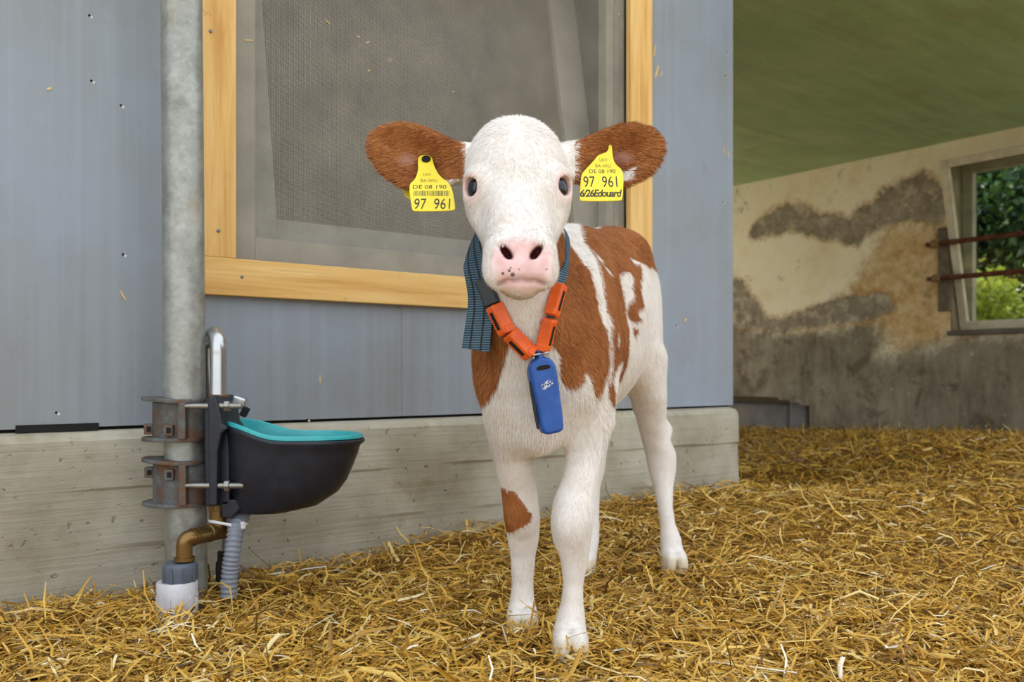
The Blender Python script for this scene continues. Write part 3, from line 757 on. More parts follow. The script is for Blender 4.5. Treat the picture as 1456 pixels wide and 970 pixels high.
def surface_nets(val, axes):
    ins = val < 0
    nx, ny, nz = val.shape
    c = np.zeros((nx - 1, ny - 1, nz - 1), np.uint8)
    for i in (0, 1):
        for j in (0, 1):
            for k in (0, 1): c += ins[i:nx - 1 + i, j:ny - 1 + j, k:nz - 1 + k]
    act = np.argwhere((c > 0) & (c < 8)); del c
    idx = np.full((nx - 1, ny - 1, nz - 1), -1, np.int32)
    idx[tuple(act.T)] = np.arange(len(act))
    pos = np.zeros((len(act), 3)); cnt = np.zeros(len(act))
    corners = [(i, j, k) for i in (0, 1) for j in (0, 1) for k in (0, 1)]
    cv = {q: val[act[:, 0] + q[0], act[:, 1] + q[1], act[:, 2] + q[2]] for q in corners}
    for a in corners:
        for ax in range(3):
            if a[ax] == 0:
                b = list(a); b[ax] = 1; b = tuple(b)
                va, vb = cv[a], cv[b]; m = (va < 0) != (vb < 0)
                t = va[m] / (va[m] - vb[m])
                p = np.tile(np.array(a, float), (m.sum(), 1)); p[:, ax] = t
                pos[m] += p; cnt[m] += 1
    pos /= cnt[:, None]
    V = (act + pos) * VOX + np.array([axes[0][0], axes[1][0], axes[2][0]])
    faces = []
    for ax in range(3):
        a = [slice(None)] * 3; b = [slice(None)] * 3; a[ax] = slice(0, -1); b[ax] = slice(1, None)
        s = ins[tuple(a)] != ins[tuple(b)]
        e = np.argwhere(s); o1, o2 = [(1, 2), (2, 0), (0, 1)][ax]
        ok = (e[:, o1] > 0) & (e[:, o2] > 0) & (e[:, o1] < val.shape[o1] - 1) & (e[:, o2] < val.shape[o2] - 1)
        e = e[ok]; flip = ins[tuple(e.T)]
        def cell(d1, d2):
            q = e.copy(); q[:, o1] += d1; q[:, o2] += d2; return idx[tuple(q.T)]
        qd = np.stack([cell(-1, -1), cell(0, -1), cell(0, 0), cell(-1, 0)], 1)
        qd[~flip] = qd[~flip][:, ::-1]
        faces.append(qd)
    return V, np.concatenate(faces)
CV, CF = surface_nets(FIELD, (gx, gy, gzz))
del FIELD

def edges_of(Fq):
    e = np.concatenate([Fq[:, [0, 1]], Fq[:, [1, 2]], Fq[:, [2, 3]], Fq[:, [3, 0]]]); return e
def relax(V, Fq, it, amt):
    e = edges_of(Fq); deg = np.bincount(e.ravel(), minlength=len(V))[:, None]
    for _ in range(it):
        s = np.stack([np.bincount(e[:, 0], V[e[:, 1], k], len(V)) + np.bincount(e[:, 1], V[e[:, 0], k], len(V)) for k in range(3)], 1)
        V = V + amt * (s / deg - V)
    return V
def normals_of(V, Fq):
    n = np.cross(V[Fq[:, 2]] - V[Fq[:, 0]], V[Fq[:, 3]] - V[Fq[:, 1]])
    out = np.stack([sum(np.bincount(Fq[:, j], n[:, k], len(V)) for j in range(4)) for k in range(3)], 1)
    return out / (np.linalg.norm(out, axis=1, keepdims=True) + 1e-12)
# keep the largest shell only
lab = np.arange(len(CV)); ee = edges_of(CF)
for _ in range(400):
    m = np.minimum(lab[ee[:, 0]], lab[ee[:, 1]]); old = lab.copy()
    np.minimum.at(lab, ee[:, 0], m); np.minimum.at(lab, ee[:, 1], m); lab = lab[lab]
    if (old == lab).all(): break
big = np.bincount(lab).argmax(); kv = lab == big
remap = np.cumsum(kv) - 1; CF = remap[CF[kv[CF[:, 0]]]]; CV = CV[kv]
CV = relax(CV, CF, 2, .5)
CN = normals_of(CV, CF)
def calf_local(P):
    d = P[:, :2] - CALF_S
    return d @ FW, d @ LT, P[:, 2]
# ---------------------------------------------------------------- calf: coat colours, outlines in body space
# near-side outlines, seen square to the breast: (x, z)
SHOULDER = [(.097, .75), (.109, .736), (.121, .721), (.128, .707), (.141, .696), (.146, .679), (.153, .654), (.157, .63), (.162, .605), (.166, .593), (.174, .578), (.18, .552), (.178, .532), (.18, .513), (.175, .494), (.17, .487), (.167, .471), (.161, .459), (.154, .454), (.15, .467), (.143, .481), (.14, .497), (.132, .503), (.126, .49), (.115, .479), (.097, .477), (.088, .486), (.081, .51), (.083, .527), (.077, .541), (.06, .561), (.049, .565), (.043, .573), (.047, .587), (.058, .604), (.062, .627), (.068, .643), (.065, .66), (.055, .69), (.04, .72), (.05, .76)]
RIBS = [(.124, .79), (.169, .812), (.21, .86), (.226, .85), (.232, .838), (.246, .826), (.262, .816), (.276, .804), (.256, .787), (.258, .765), (.272, .746), (.302, .754), (.295, .714), (.284, .703), (.283, .669), (.29, .645), (.265, .631), (.269, .623), (.283, .614), (.264, .607), (.247, .607), (.234, .614), (.23, .628), (.237, .641), (.254, .656), (.26, .67), (.25, .677), (.26, .696), (.257, .716), (.239, .714), (.219, .702), (.22, .683), (.225, .656), (.228, .628), (.232, .607), (.236, .6), (.24, .579), (.24, .543), (.239, .526), (.233, .5), (.227, .482), (.219, .488), (.225, .511), (.225, .524), (.206, .518), (.192, .503), (.185, .491), (.193, .476), (.197, .457), (.197, .435), (.185, .447), (.178, .461), (.179, .48), (.184, .5), (.186, .52), (.1845, .539), (.1845, .552), (.1815, .572), (.178, .598), (.1745, .62), (.170, .664), (.1645, .691), (.159, .718), (.148, .745), (.138, .76), (.128, .775)]
RUMP = [(.282, .815), (.291, .824), (.30, .85), (.34, .80), (.338, .752), (.324, .757), (.307, .78), (.291, .799)]
SPOT = [(.249, .592), (.26, .597), (.271, .59), (.262, .579), (.251, .579)]
GAPS = [[(.155, .743), (.166, .733), (.177, .726), (.172, .712), (.187, .709), (.2, .697), (.192, .696), (.177, .71), (.166, .725)], [(.176, .606), (.183, .606), (.187, .592), (.18, .576), (.177, .578)], [(.2, .579), (.206, .573), (.204, .564), (.198, .558)]]
# far side: (f along the body, 0.15 x angle round the barrel)
FAR = [[(.105, .046), (.071, .104), (.076, .187), (.067, .233), (.07, .296), (.081, .332), (.099, .328), (.13, .30), (.20, .2), (.19, .02)], [(-.054, .02), (-.39, .007), (-.388, .041), (-.285, .059), (-.321, .092), (-.254, .143), (-.179, .176), (-.131, .264), (-.142, .319), (-.01, .27), (.06, .268), (.068, .16), (.032, .078)]]
# breast, foreleg and nose outlines seen from the front: (x, z)
SHOULDER_R = [(-.032, .66), (-.032, .63), (-.021, .623), (-.017, .622), (-.007, .6), (.002, .583), (.006, .567), (-.007, .549), (-.015, .525), (-.02, .5), (-.027, .481), (-.039, .455), (-.052, .440), (-.2, .43), (-.2, .74), (-.05, .72)]
KNEE_PATCH = [(-.019, .274), (-.008, .271), (.005, .269), (.025, .243), (.039, .221), (.036, .207), (.014, .193), (-.006, .181), (-.02, .178), (-.06, .19), (-.06, .27)]
NOSE = [(-.026, .68), (-.017, .689), (.002, .697), (.03, .697), (.049, .688), (.057, .677), (.057, .653), (.050, .633), (.044, .624), (.015, .619), (-.015, .624), (-.021, .633), (-.027, .647), (-.03, .666)]
EAR_WHITE = [(.178, .842), (.209, .856), (.199, .830), (.182, .832)]
def coat(P):
    f, l, z = calf_local(P); X, Y = P[:, 0], P[:, 1]
    ps = .15 * np.arctan2(l, z - .55)
    headz = (Y < 1.50) & (z > .58) | (z > .80) & (Y < 1.62)
    trunk_ = ~headz & (z > .40)
    b = np.maximum.reduce([poly_sd(X, z, q) for q in (SHOULDER, RIBS, RUMP, SPOT)])
    for g in GAPS: b = np.minimum(b, -poly_sd(X, z, g))
    far = np.maximum(*[poly_sd(f, -ps, q) for q in FAR])
    b = np.where(ps > 0, b, far)
    front = poly_sd(X, z, SHOULDER_R)
    b = np.where((ps < 0) & (f > .0), np.maximum(front, np.where(f < .06, far, -1)), b)
    nape = np.minimum(np.minimum(.80 - z, np.minimum(z - .62, .085 - X)), np.minimum(Y - 1.585, .06 - np.abs(f - .1)))
    b = np.maximum(b, np.minimum(nape, np.abs(ps) - .02))
    b = np.where(trunk_, b, -1.0)
    low = (z < .40) & (Y < 1.95) & (X < .052)
    b = np.where(low, poly_sd(X, z, KNEE_PATCH), b)
    tail = np.minimum(-.70 - f, z - .52); b = np.where(f < -.70, tail, b)
    earz = (z > .76) & (Y > 1.455)
    eL = np.minimum(-.0785 - X, np.maximum(z - .828, -.118 - X)); eR = np.minimum(X - .1065, np.maximum(z - .822, X - .14))
    eR = np.minimum(eR, -poly_sd(X, z, EAR_WHITE))
    b = np.where(earz & (X < -.06), eL, b); b = np.where(earz & (X > .08), eR, b)
    b = np.clip(b, -.05, .05)
    # bare skin
    face = (Y < 1.37) & (z < .72)
    pk = np.where(face, smoothstep(poly_sd(X, z, NOSE), -.010, .010), 0)
    for bc, e in EB:
        r = np.linalg.norm(P - (bc + e * .02), axis=1); pk = np.maximum(pk, .75 * (1 - smoothstep(r, .017, .030)))
    eb = np.array([[-.178, 1.52, .872], [.188, 1.52, .875]])
    for q in eb: pk = np.maximum(pk, .40 * (1 - smoothstep(np.linalg.norm((P - q) * [1, .6, 1.4], axis=1), .008, .026)))
    # shade painted into the nostrils and the line of the mouth, darker lid rims
    sp = np.zeros(len(P))
    for sg in (-1, 1):
        c = HP(.0225 * sg + .001, .2925, -.002); a = unit((.62 * sg, 0, .78)); cc = np.cross(a, (0, -1, 0)); d = P - c
        q = np.sqrt(((d @ a + .001) / .0145) ** 2 + ((d @ cc) / .0068) ** 2)
        sp = np.maximum(sp, np.where(face & (Y > 1.303), 1 - smoothstep(q, .75, 1.1), 0))
    for a_, b_ in zip(MOUTH[:-1], MOUTH[1:]):
        a_ = np.array(a_); e = np.array(b_) - a_; h = np.clip((P - a_) @ e / (e @ e), 0, 1)
        sp = np.maximum(sp, .55 * (1 - smoothstep(np.linalg.norm(P - a_ - h[:, None] * e, axis=1), .0025, .0055)))
    for bc, e in EB:
        r = np.linalg.norm(P - (bc + e * .015), axis=1); sp = np.maximum(sp, .30 * (1 - smoothstep(r, .0170, .0195)))
    # cleft hooves
    hoof = np.zeros(len(P))
    for rows in (lf, rf, lh, rh):
        zz, xx, yy, rx, ry = min(rows)
        near = (np.abs(X - xx) < .06) & (np.abs(Y - yy) < .09)
        hoof = np.maximum(hoof, np.where(near, 1 - smoothstep(z, zz + .036, zz + .046), 0))
    return b, pk, sp, hoof
calf = tag(empty('calf', (CALF_S[0], CALF_S[1], 0.0), math.atan2(FW[1], FW[0])), 'young white and red-brown spotted calf standing on straw facing forward', 'calf')
DOTS = [((.001, 1.2989, .6433), .0034), ((-.0041, 1.298, .6494), .0022), ((-.0134, 1.2983, .6453), .0022), ((-.0021, 1.2983, .6535), .0013), ((-.0052, 1.314, .6825), .0017), ((.0103, 1.2985, .6515), .0011), ((.0506, 1.2999, .6517), .0013)]
def mat_coat():
    m = NT('calf_coat'); v = m.obj()
    b = m.attr('brown').outputs['Fac']; p = m.attr('pink').outputs['Fac']; rv = m.attr('tone').outputs['Fac']
    jit = m.math('MULTIPLY', m.math('SUBTRACT', m.noise(m.obj((1, 1, .4)), 120, 4, .6), .5), .008)
    bk = m.step(m.math('ADD', b, jit), -.0015, .0015)
    n1 = m.noise(v, 14, 5, .6)
    t = m.math('ADD', m.math('MULTIPLY', n1, .5), m.math('MULTIPLY', rv, .5))
    white = m.ramp(t, [(.22, lin((222, 208, 192))), (.5, lin((240, 234, 228))), (.8, lin((248, 246, 244)))])
    brn = m.ramp(t, [(.2, lin((112, 62, 28))), (.5, lin((160, 97, 50))), (.8, lin((200, 138, 84)))])
    c = m.mix(bk, white, brn)
    c = m.mix(p, c, m.ramp(m.noise(v, 60, 4), [(.3, lin((222, 176, 172))), (.7, lin((236, 202, 198)))]))
    c = m.mix(m.attr('recess_dark').outputs['Fac'], c, lin((88, 40, 42)))
    c = m.mix(m.attr('hoof').outputs['Fac'], c, m.ramp(m.noise(m.obj((90, 90, 8)), 1, 3), [(.3, lin((206, 192, 164))), (.7, lin((228, 218, 196)))]))
    tc = m.n('TexCoord').outputs['Object']; inv = MW[calf.name].inverted()
    for q, r in DOTS:
        d = m.n('VectorMath', {0: tc, 1: tuple(inv @ Vector(q))}, operation='DISTANCE').outputs['Value']
        c = m.mix(m.math('MULTIPLY', m.step(d, r * 1.25, r * .8), .85), c, lin((70, 58, 70)))
    hair = m.noise(m.obj((260, 260, 40)), 1.0, 3, .6)
    m.bsdf(c, m.mix(p, (.8,) * 3 + (1,), (.36,) * 3 + (1,)), 0, m.bump(hair, .10, .002), .25)
    return m.m
M_COAT = mat_coat()
BR, PK, RECESS, HOF = coat(CV)
body = mesh_obj('body', CV, CF, M_COAT, calf, smooth=True, attrs={'brown': BR, 'pink': PK, 'tone': np.full(len(CV), .5), 'recess_dark': RECESS, 'hoof': HOF})

# ---------------------------------------------------------------- calf: short hair, one blade per hair
NH = 300000
def grow_hair():
    a = CV[CF]; ar = np.linalg.norm(np.cross(a[:, 2] - a[:, 0], a[:, 3] - a[:, 1]), axis=1) / 2
    cen = a.mean(1)
    # finer where the coat is seen close: head, ears, breast
    wgt = ar * np.where(cen[:, 1] < 1.62, 1.8, np.where(cen[:, 1] < 2.0, 1.0, .7))
    fi = rng.choice(len(CF), NH, p=wgt / wgt.sum())
    u, v = rng.random((2, NH)); q = CF[fi]
    w4 = np.stack([(1 - u) * (1 - v), u * (1 - v), u * v, (1 - u) * v], 1)
    P = np.einsum('ij,ijk->ik', w4, CV[q]); Nn = np.einsum('ij,ijk->ik', w4, CN[q]); Nn /= np.linalg.norm(Nn, axis=1, keepdims=True)
    br, pk, sp, hf = (np.einsum('ij,ij->i', w4, t[q]) for t in (BR, PK, RECESS, HOF))
    ok = (pk < .45) & (sp < .2) & (hf < .3)
    for bc, e in EB: ok &= np.linalg.norm(P - bc, axis=1) > .0275
    P, Nn, br, pk = P[ok], Nn[ok], br[ok], pk[ok]; n = len(P)
    f, l, z = calf_local(P); X, Y = P[:, 0], P[:, 1]
    ear_ = (z > .77) & (Y > 1.455) & ((X < -.085) | (X > .105)); head_ = ((Y < 1.50) & (z > .58) | (z > .80) & (Y < 1.62)) & ~ear_
    leg_ = z < .40
    flow = np.tile(np.array([-FW[0] * .55, -FW[1] * .55, -.8]), (n, 1))
    flow[leg_] = (-FW[0] * .15, -FW[1] * .15, -1)
    whorl = HP(0, .045, .02); dv = P - whorl
    flow[head_] = (dv / (np.linalg.norm(dv, axis=1, keepdims=True) + 1e-6))[head_] + np.array([0, .1, -.15])
    sgx = np.sign(X)
    flow[ear_] = np.stack([sgx, .1 * np.ones(n), -.25 + 2.5 * (z - .875)], 1)[ear_]
    flow += .28 * np.stack([wavy(P, 30, 11 + k) for k in range(3)], 1) + rng.normal(size=(n, 3)) * .10
    tg = flow - Nn * np.sum(flow * Nn, 1, keepdims=True); tg /= np.linalg.norm(tg, axis=1, keepdims=True) + 1e-9
    ln = np.full(n, .0125); ln[head_] = .0085; ln[leg_] = .0085; ln[ear_] = .0125
    ln[(z > .40) & (z < .60) & (f > .02)] = .017
    ln[head_ & (z > .885)] = .0125
    ln[(z < .42) & (z > .34) & (Y < 1.78)] = .018
    ln *= rng.uniform(.55, 1.35, n); lift = rng.uniform(.10, .34, n)
    lift[ear_] *= 1.25
    wd = rng.uniform(.00028, .00050, n)
    side = np.cross(Nn, tg)
    mid = P + (tg * .55 + Nn * (lift * .45)[:, None]) * ln[:, None]
    tip = P + (tg * .95 + Nn * (lift * .55)[:, None] + rng.normal(size=(n, 3)) * .06) * ln[:, None]
    root = P - Nn * .0012
    Vh = np.stack([root - side * wd[:, None], root + side * wd[:, None], mid - side * (wd * .8)[:, None], mid + side * (wd * .8)[:, None], tip], 1).reshape(-1, 3)
    b = np.arange(n)[:, None] * 5
    Fh = np.concatenate([b + np.array([[0, 1, 3]]), b + np.array([[0, 3, 2]]), b + np.array([[2, 3, 4]])])
    rep = lambda t: np.repeat(t, 5)
    return mesh_obj('coat_hair', Vh, Fh, M_COAT, calf, smooth=True, attrs={'brown': rep(br + rng.normal(size=n) * .0015), 'pink': rep(pk), 'tone': rep(np.clip(rng.normal(.5, 1, n) * np.where(ear_, .34, .24) + np.where(ear_, .33, .38), 0, 1)), 'recess_dark': rep(np.zeros(n)), 'hoof': rep(np.zeros(n))})
tag(grow_hair(), kind='stuff')
def mat_eye():
    m = NT('calf_eye'); v = m.obj()
    m.bsdf(m.ramp(m.noise(v, 60, 3), [(.3, lin((10, 10, 18))), (.7, lin((26, 28, 46)))]), .05, 0, None, .6)
    return m.m
ME = mat_eye()
for bc, e in EB:
    n = 20; prof_ = [(-.0229 * math.cos(math.pi * i / n), max(.0004, .0229 * math.sin(math.pi * i / n))) for i in range(n + 1)]
    MB().lathe(bc, e, prof_, 28).build('eye', ME, calf, smooth=True)
# ---------------------------------------------------------------- lettering
M_INK = simple('black_ink', (24, 24, 26), .5, var=.1)
M_INKG = simple('grey_laser_print', (120, 108, 40), .6, var=.1)
def lettering(name, body_, o, ax, height, mat, parent, width=None, shear=0.0, bold=0.0, spacing=1.0):
    cu = bpy.data.curves.new(name, 'FONT'); cu.body = body_; cu.size = 1.0; cu.align_x = 'CENTER'; cu.shear = shear; cu.offset = bold; cu.space_character = spacing; cu.resolution_u = 3
    t = bpy.data.objects.new(name, cu); col.objects.link(t)
    me = bpy.data.meshes.new_from_object(t.evaluated_get(bpy.context.evaluated_depsgraph_get()))
    v = np.array([p.co for p in me.vertices]); f = [tuple(p.vertices) for p in me.polygons]
    bpy.data.objects.remove(t); bpy.data.curves.remove(cu); bpy.data.meshes.remove(me)
    c = (v.max(0) + v.min(0)) / 2; sz = v.max(0) - v.min(0)
    k = height / sz[1]; kx = (width / sz[0]) if width else k
    ax = np.asarray(ax, float)
    w = np.asarray(o) + ((v[:, 0] - c[0]) * kx)[:, None] * ax[0] + ((v[:, 1] - c[1]) * k)[:, None] * ax[1]
    mesh_obj(name, w, f, mat, parent)

# ---------------------------------------------------------------- ear tags
def mat_tag():
    m = NT('yellow_tag_plastic'); v = m.obj(); a = m.noise(v, 25, 5, .6)
    m.bsdf(m.ramp(a, [(.3, lin((232, 208, 30))), (.7, lin((246, 228, 62)))]), .38, 0, None, .5)
    return m.m
M_TAG = mat_tag()
def round_poly(poly, it=1):
    p = np.asarray(poly, float)
    for _ in range(it):
        q = np.roll(p, -1, 0); p = np.stack([p * .78 + q * .22, p * .22 + q * .78], 1).reshape(-1, 2)
    return p
STUD_A, SHAFT_A, STUD_B, SHAFT_B = 1.533, .0225, 1.528, .032
def ear_tag(poly, label, stud, rows, code, back, hang, slope, shaft):
    """hang: pixel and depth of the hole at the ear's inner face; slope: how far the plate is pushed forward by the ear's lower rim"""
    o = np.array(U(*hang)); k = (hang[2] - .03) / F
    nrm = unit((0, -1, slope)); ax = np.array([(1, 0, 0), (0, slope, 1), nrm], float)
    def loc(x, y):
        r = ray(x, y); cam_ = np.array([0, 0, CH]); p = cam_ + r * (((o - cam_) @ nrm) / (r @ nrm)); return np.array([p[0] - o[0], p[2] - o[2]])
    at = lambda x, y, n=.0016: o + ax[0] * loc(x, y)[0] + ax[1] * loc(x, y)[1] + ax[2] * n
    root = tag(empty('ear_tag', tuple(o)), label, 'ear tag', 'yellow ear tags of the calf')
    MB().prism(o, ax, round_poly([loc(*p) for p in poly], 2), -.0010, .0010).build('plate', M_TAG, root, bevel=.0005)
    if stud:
        MB().lathe(at(*stud, n=.0012), ax[2], [(0, .0078), (.002, .0078), (.0032, .0062), (.0032, .0045), (.0018, .0040)], 24).build('stud', M_BLACK, root, smooth=True)
    MB().lathe(o + nrm * .001, (0, 1, 0), [(0, .003), (shaft + .003, .003)], 10).build('pin', M_TAG, root)
    ob = o + np.array([0, shaft, 0])
    MB().prism(ob, [(1, 0, 0), (0, 0, 1), (0, -1, 0)], round_poly([(x_ + back, y_ - .044) for x_, y_ in ((-.030, -.022), (.030, -.022), (.030, .022), (.008 - back, .034), (.006 - back, .05), (-.006 - back, .05), (-.008 - back, .034), (-.030, .022))], 2), -.001, .001).build('back_plate', M_TAG, root)
    for txt, x, y, w, h, m, kw in rows:
        lettering('print', txt, at(x, y, .00125), ax, h * k, m, root, w * k, **kw)
    if code:
        x0, x1, y0, y1 = code; mb = MB(); x = x0; r = random.Random(3)
        while x < x1:
            w = r.choice((.55, .55, .9, 1.3)); a = at(x, y1, .00125); mb.add([at(x, y1, .00125), at(min(x1, x + w), y1, .00125), at(min(x1, x + w), y0, .00125), at(x, y0, .00125)], [(0, 1, 2, 3)]); x += w + r.choice((.6, .8, 1.2))
        mb.build('barcode', simple('barcode_print', (96, 92, 40), .6), root)
    return root
ear_tag([(597, 221), (594, 227), (595, 242), (590, 256), (581, 263), (585.5, 298), (589, 301), (645, 300), (648, 296), (642, 263), (625, 251), (617, 236), (615, 225), (610, 221)],
        'yellow ear tag with barcode and black stud on the ear above blue strap', (606, 227.5),
        [('LKV', 607.5, 249, 11, 4.6, M_INKG, {}), ('BA-WU', 609.5, 257.6, 22, 5.0, M_INKG, {}), ('DE 08 190', 611, 266.5, 47, 6.6, M_INK, {}), ('97  961', 614.5, 290.5, 50, 17, M_INK, {})], (588, 638.5, 272, 279.5), -.012, (606, 227.5, STUD_A), .70, SHAFT_A)
ear_tag([(866, 205), (870, 207), (871, 222), (874, 233), (887, 244), (885.5, 283), (882, 286), (827, 286.5), (824, 284), (826, 250), (830, 244), (845, 228), (850, 221), (862, 217), (865, 213)],
        'yellow ear tag with handwritten name below the printed number', None,
        [('LKV', 858, 228, 11, 5.2, M_INKG, {}), ('BA-WU', 857.5, 236.7, 22, 5.2, M_INKG, {}), ('DE 08 190', 856.5, 244.3, 37, 6.2, M_INK, {}), ('97  961', 853.5, 259, 47.5, 17.5, M_INK, {}), ('6/26Edouard', 854.5, 275.3, 59, 12, M_INK, dict(shear=.28, bold=.022, spacing=.86))], None, .008, (867.5, 209.5, STUD_B), .60, SHAFT_B)

# ---------------------------------------------------------------- collar
def mat_webbing():
    m = NT('blue_grey_webbing'); v = m.obj()
    w = m.n('TexWave', {'Vector': v, 'Scale': 75.0, 'Distortion': 1.2, 'Detail': 2.0}, bands_direction='Z').outputs['Fac']
    nz = m.noise(v, 40, 5, .6)
    c = m.ramp(m.math('ADD', m.math('MULTIPLY', w, .55), m.math('MULTIPLY', nz, .45)), [(.25, lin((40, 62, 80))), (.55, lin((76, 104, 124))), (.8, lin((108, 134, 150)))])
    m.bsdf(c, .85, 0, m.bump(w, .5, .002), .2)
    return m.m
M_WEB = mat_webbing()
def mat_orange():
    m = NT('orange_plastic'); a = m.noise(m.obj(), 30, 5, .65)
    m.bsdf(m.ramp(a, [(.3, lin((214, 84, 22))), (.6, lin((238, 104, 34))), (.85, lin((244, 132, 62)))]), .40, 0, m.bump(a, .1, .001), .45)
    return m.m
def mat_blue():
    m = NT('blue_plastic'); v = m.obj(); a = m.noise(v, 22, 6, .7)
    c = m.ramp(a, [(.3, lin((18, 66, 142))), (.6, lin((28, 86, 172))), (.85, lin((62, 116, 192)))])
    c = m.mix(m.math('MULTIPLY', m.step(m.noise(v, 60, 8, .75), .66, .70), .7), c, lin((150, 136, 108)))
    m.bsdf(c, .34, 0, m.bump(a, .12, .001), .5)
    return m.m
M_ORANGE = mat_orange(); M_BLUE = mat_blue(); M_STEEL = simple('bright_steel', (196, 198, 200), .28, .9, .06)
collar = tag(empty('collar', U(741, 500, 1.53)), 'webbing neck collar strung with orange blocks and a blue pendant on the calf', 'collar')
def ribbon(pts, width, normals, thick=.003, closed=False):
    pts = np.asarray(pts, float); m = len(pts); mb = MB(); vs_ = []
    tan = (np.roll(pts, -1, 0) - np.roll(pts, 1, 0)) if closed else np.gradient(pts, axis=0)
    for i in range(m):
        nr = unit(normals[i]); t = unit(tan[i]); sd = unit(np.cross(t, nr)); w = width[i] if hasattr(width, '__len__') else width
        for a, b in ((-1, -1), (1, -1), (1, 1), (-1, 1)): vs_.append(pts[i] + sd * a * w / 2 + nr * b * thick / 2)
    fs = []
    for i in range(m if closed else m - 1):
        j = (i + 1) % m
        for k in range(4): fs.append((i * 4 + k, i * 4 + (k + 1) % 4, j * 4 + (k + 1) % 4, j * 4 + k))
    if not closed: fs += [(0, 1, 2, 3), tuple((m - 1) * 4 + k for k in (3, 2, 1, 0))]
    return mb.add(vs_, fs)
def resample(pts, n, closed=False):
    p = np.asarray(pts, float)
    if closed: p = np.vstack([p[-2:], p, p[:3]])
    else: p = np.vstack([2 * p[0] - p[1], p, 2 * p[-1] - p[-2]])
    out = []; segs = len(p) - 3 - (2 if closed else 0); off = 1 if closed else 0
    for i in range(segs):
        a, b, c, d = p[i + off], p[i + 1 + off], p[i + 2 + off], p[i + 3 + off]
        for t in np.linspace(0, 1, n, endpoint=False): out.append(.5 * (2 * b + (c - a) * t + (2 * a - 5 * b + 4 * c - d) * t * t + (3 * b - a - 3 * c + d) * t ** 3))
    if not closed: out.append(p[-2])
    return np.array(out)
loop = [U(691, 412, 1.558), U(711, 455, 1.528), U(740, 489, 1.527), U(767, 506, 1.540), U(779, 474, 1.527), U(789, 428, 1.524), U(796, 398, 1.534), (.088, 1.585, .70), (.098, 1.68, .79), (.05, 1.735, .83), (-.03, 1.71, .80), (-.058, 1.60, .715)]
from mathutils.bvhtree import BVHTree
BODY = BVHTree.FromPolygons([tuple(v) for v in CV], [tuple(map(int, f)) for f in CF])
def off_body(p):                 # signed distance to the calf and the skin's own direction there
    h = BODY.find_nearest(Vector(p)); d = np.array(p) - np.array(h[0]); n = np.array(h[1])
    return float(np.linalg.norm(d)) * (1 if d @ n > 0 else -1), n, np.array(h[0])
lp = resample(loop, 6, True); cen_ = np.array([.02, 1.61, .66]); ln_ = []
for i in range(len(lp)):
    front_ = i <= 36                                  # the part weighed down by the blocks hangs free
    d_, n_, q_ = off_body(lp[i])
    if not front_ or d_ < .004: lp[i] = q_ + n_ * .004; ln_.append(n_)
    else: ln_.append(unit(lp[i] - cen_))
lp = (np.roll(lp, 1, 0) + 2 * lp + np.roll(lp, -1, 0)) / 4
ln_ = np.array(ln_)
for _ in range(3): ln_ = (np.roll(ln_, 1, 0) + ln_ + np.roll(ln_, -1, 0)) / 3
ribbon(lp, [.012 if 4 <= i <= 33 else .026 for i in range(len(lp))], ln_, .003, True).build('neck_strap', M_WEB, collar, smooth=True)
def block(pa, pb, d0, d1, width, thick, roll):
    a, b = np.array(U(*pa, d0)), np.array(U(*pb, d1)); e = unit(b - a); vw = np.array([0, -1, 0.])
    sd = unit(np.cross(e, vw)); nr = np.cross(sd, e)
    r = math.radians(roll); sd, nr = math.cos(r) * sd + math.sin(r) * nr, -math.sin(r) * sd + math.cos(r) * nr
    c = (a + b) / 2 ; L = np.linalg.norm(b - a)
    o = MB().box(c, [e, sd, nr], (L, width, thick)).build('weight_block', M_ORANGE, collar, bevel=.004, seg=3)
    sgn = 1 if roll > 0 else -1
    MB().box(c + sd * sgn * (width / 2 - .0006), [e, sd, nr], (L * .62, .002, thick * .42)).build('slot', M_BLACK, o, bevel=.002)
    MB().box(c + e * (L / 2 - .006) + nr * (thick / 2), [e, sd, nr], (.012, width * .8, .004)).build('end_cap', M_ORANGE, o, bevel=.0015)
block((702, 434), (721.5, 474), 1.527, 1.526, .027, .023, 38)
block((724, 473), (756, 505), 1.524, 1.532, .027, .023, 38)
block((797, 404), (784, 449), 1.528, 1.520, .022, .023, -28)
block((782.5, 453), (772, 498), 1.520, 1.534, .022, .023, -28)
MB().box(U(693, 415, 1.531), [unit((.36, -.1, -.9)), unit((.9, -.3, .36)), unit((.3, .93, .1))], (.050, .028, .012)).build('buckle', simple('black_plastic', (30, 31, 36), .4), collar, bevel=.003)
# loose strap end hanging beside the neck
tl_ = resample([(-.056, 1.622, .750), U(688, 372, 1.566), U(684, 430, 1.556), U(676.5, 498, 1.568)], 8)
tt_ = np.linspace(0, 1, len(tl_))[:, None]
nn_ = (1 - tt_) * np.array([-.88, -.45, .1]) + tt_ * np.array([-.25, -1, .1]); nn_ /= np.linalg.norm(nn_, axis=1, keepdims=True)
tg_ = np.gradient(tl_, axis=0)
for i in range(len(tl_)):        # lies on the neck strap and the coat, never inside them
    sd_ = unit(np.cross(tg_[i], nn_[i]))
    for _ in range(60):
        if min(off_body(tl_[i] + sd_ * x)[0] for x in (-.022, 0, .022)) >= .005: break
        tl_[i] += nn_[i] * .001
for _ in range(2): tl_[1:-1] = (tl_[:-2] + 2 * tl_[1:-1] + tl_[2:]) / 4
st_ = ribbon(tl_, [.046 + .006 * i / len(tl_) for i in range(len(tl_))], nn_, .003).build('strap_end', M_WEB, collar, smooth=True)
sd_all = np.cross(np.gradient(tl_, axis=0), nn_); sd_all /= np.linalg.norm(sd_all, axis=1, keepdims=True)
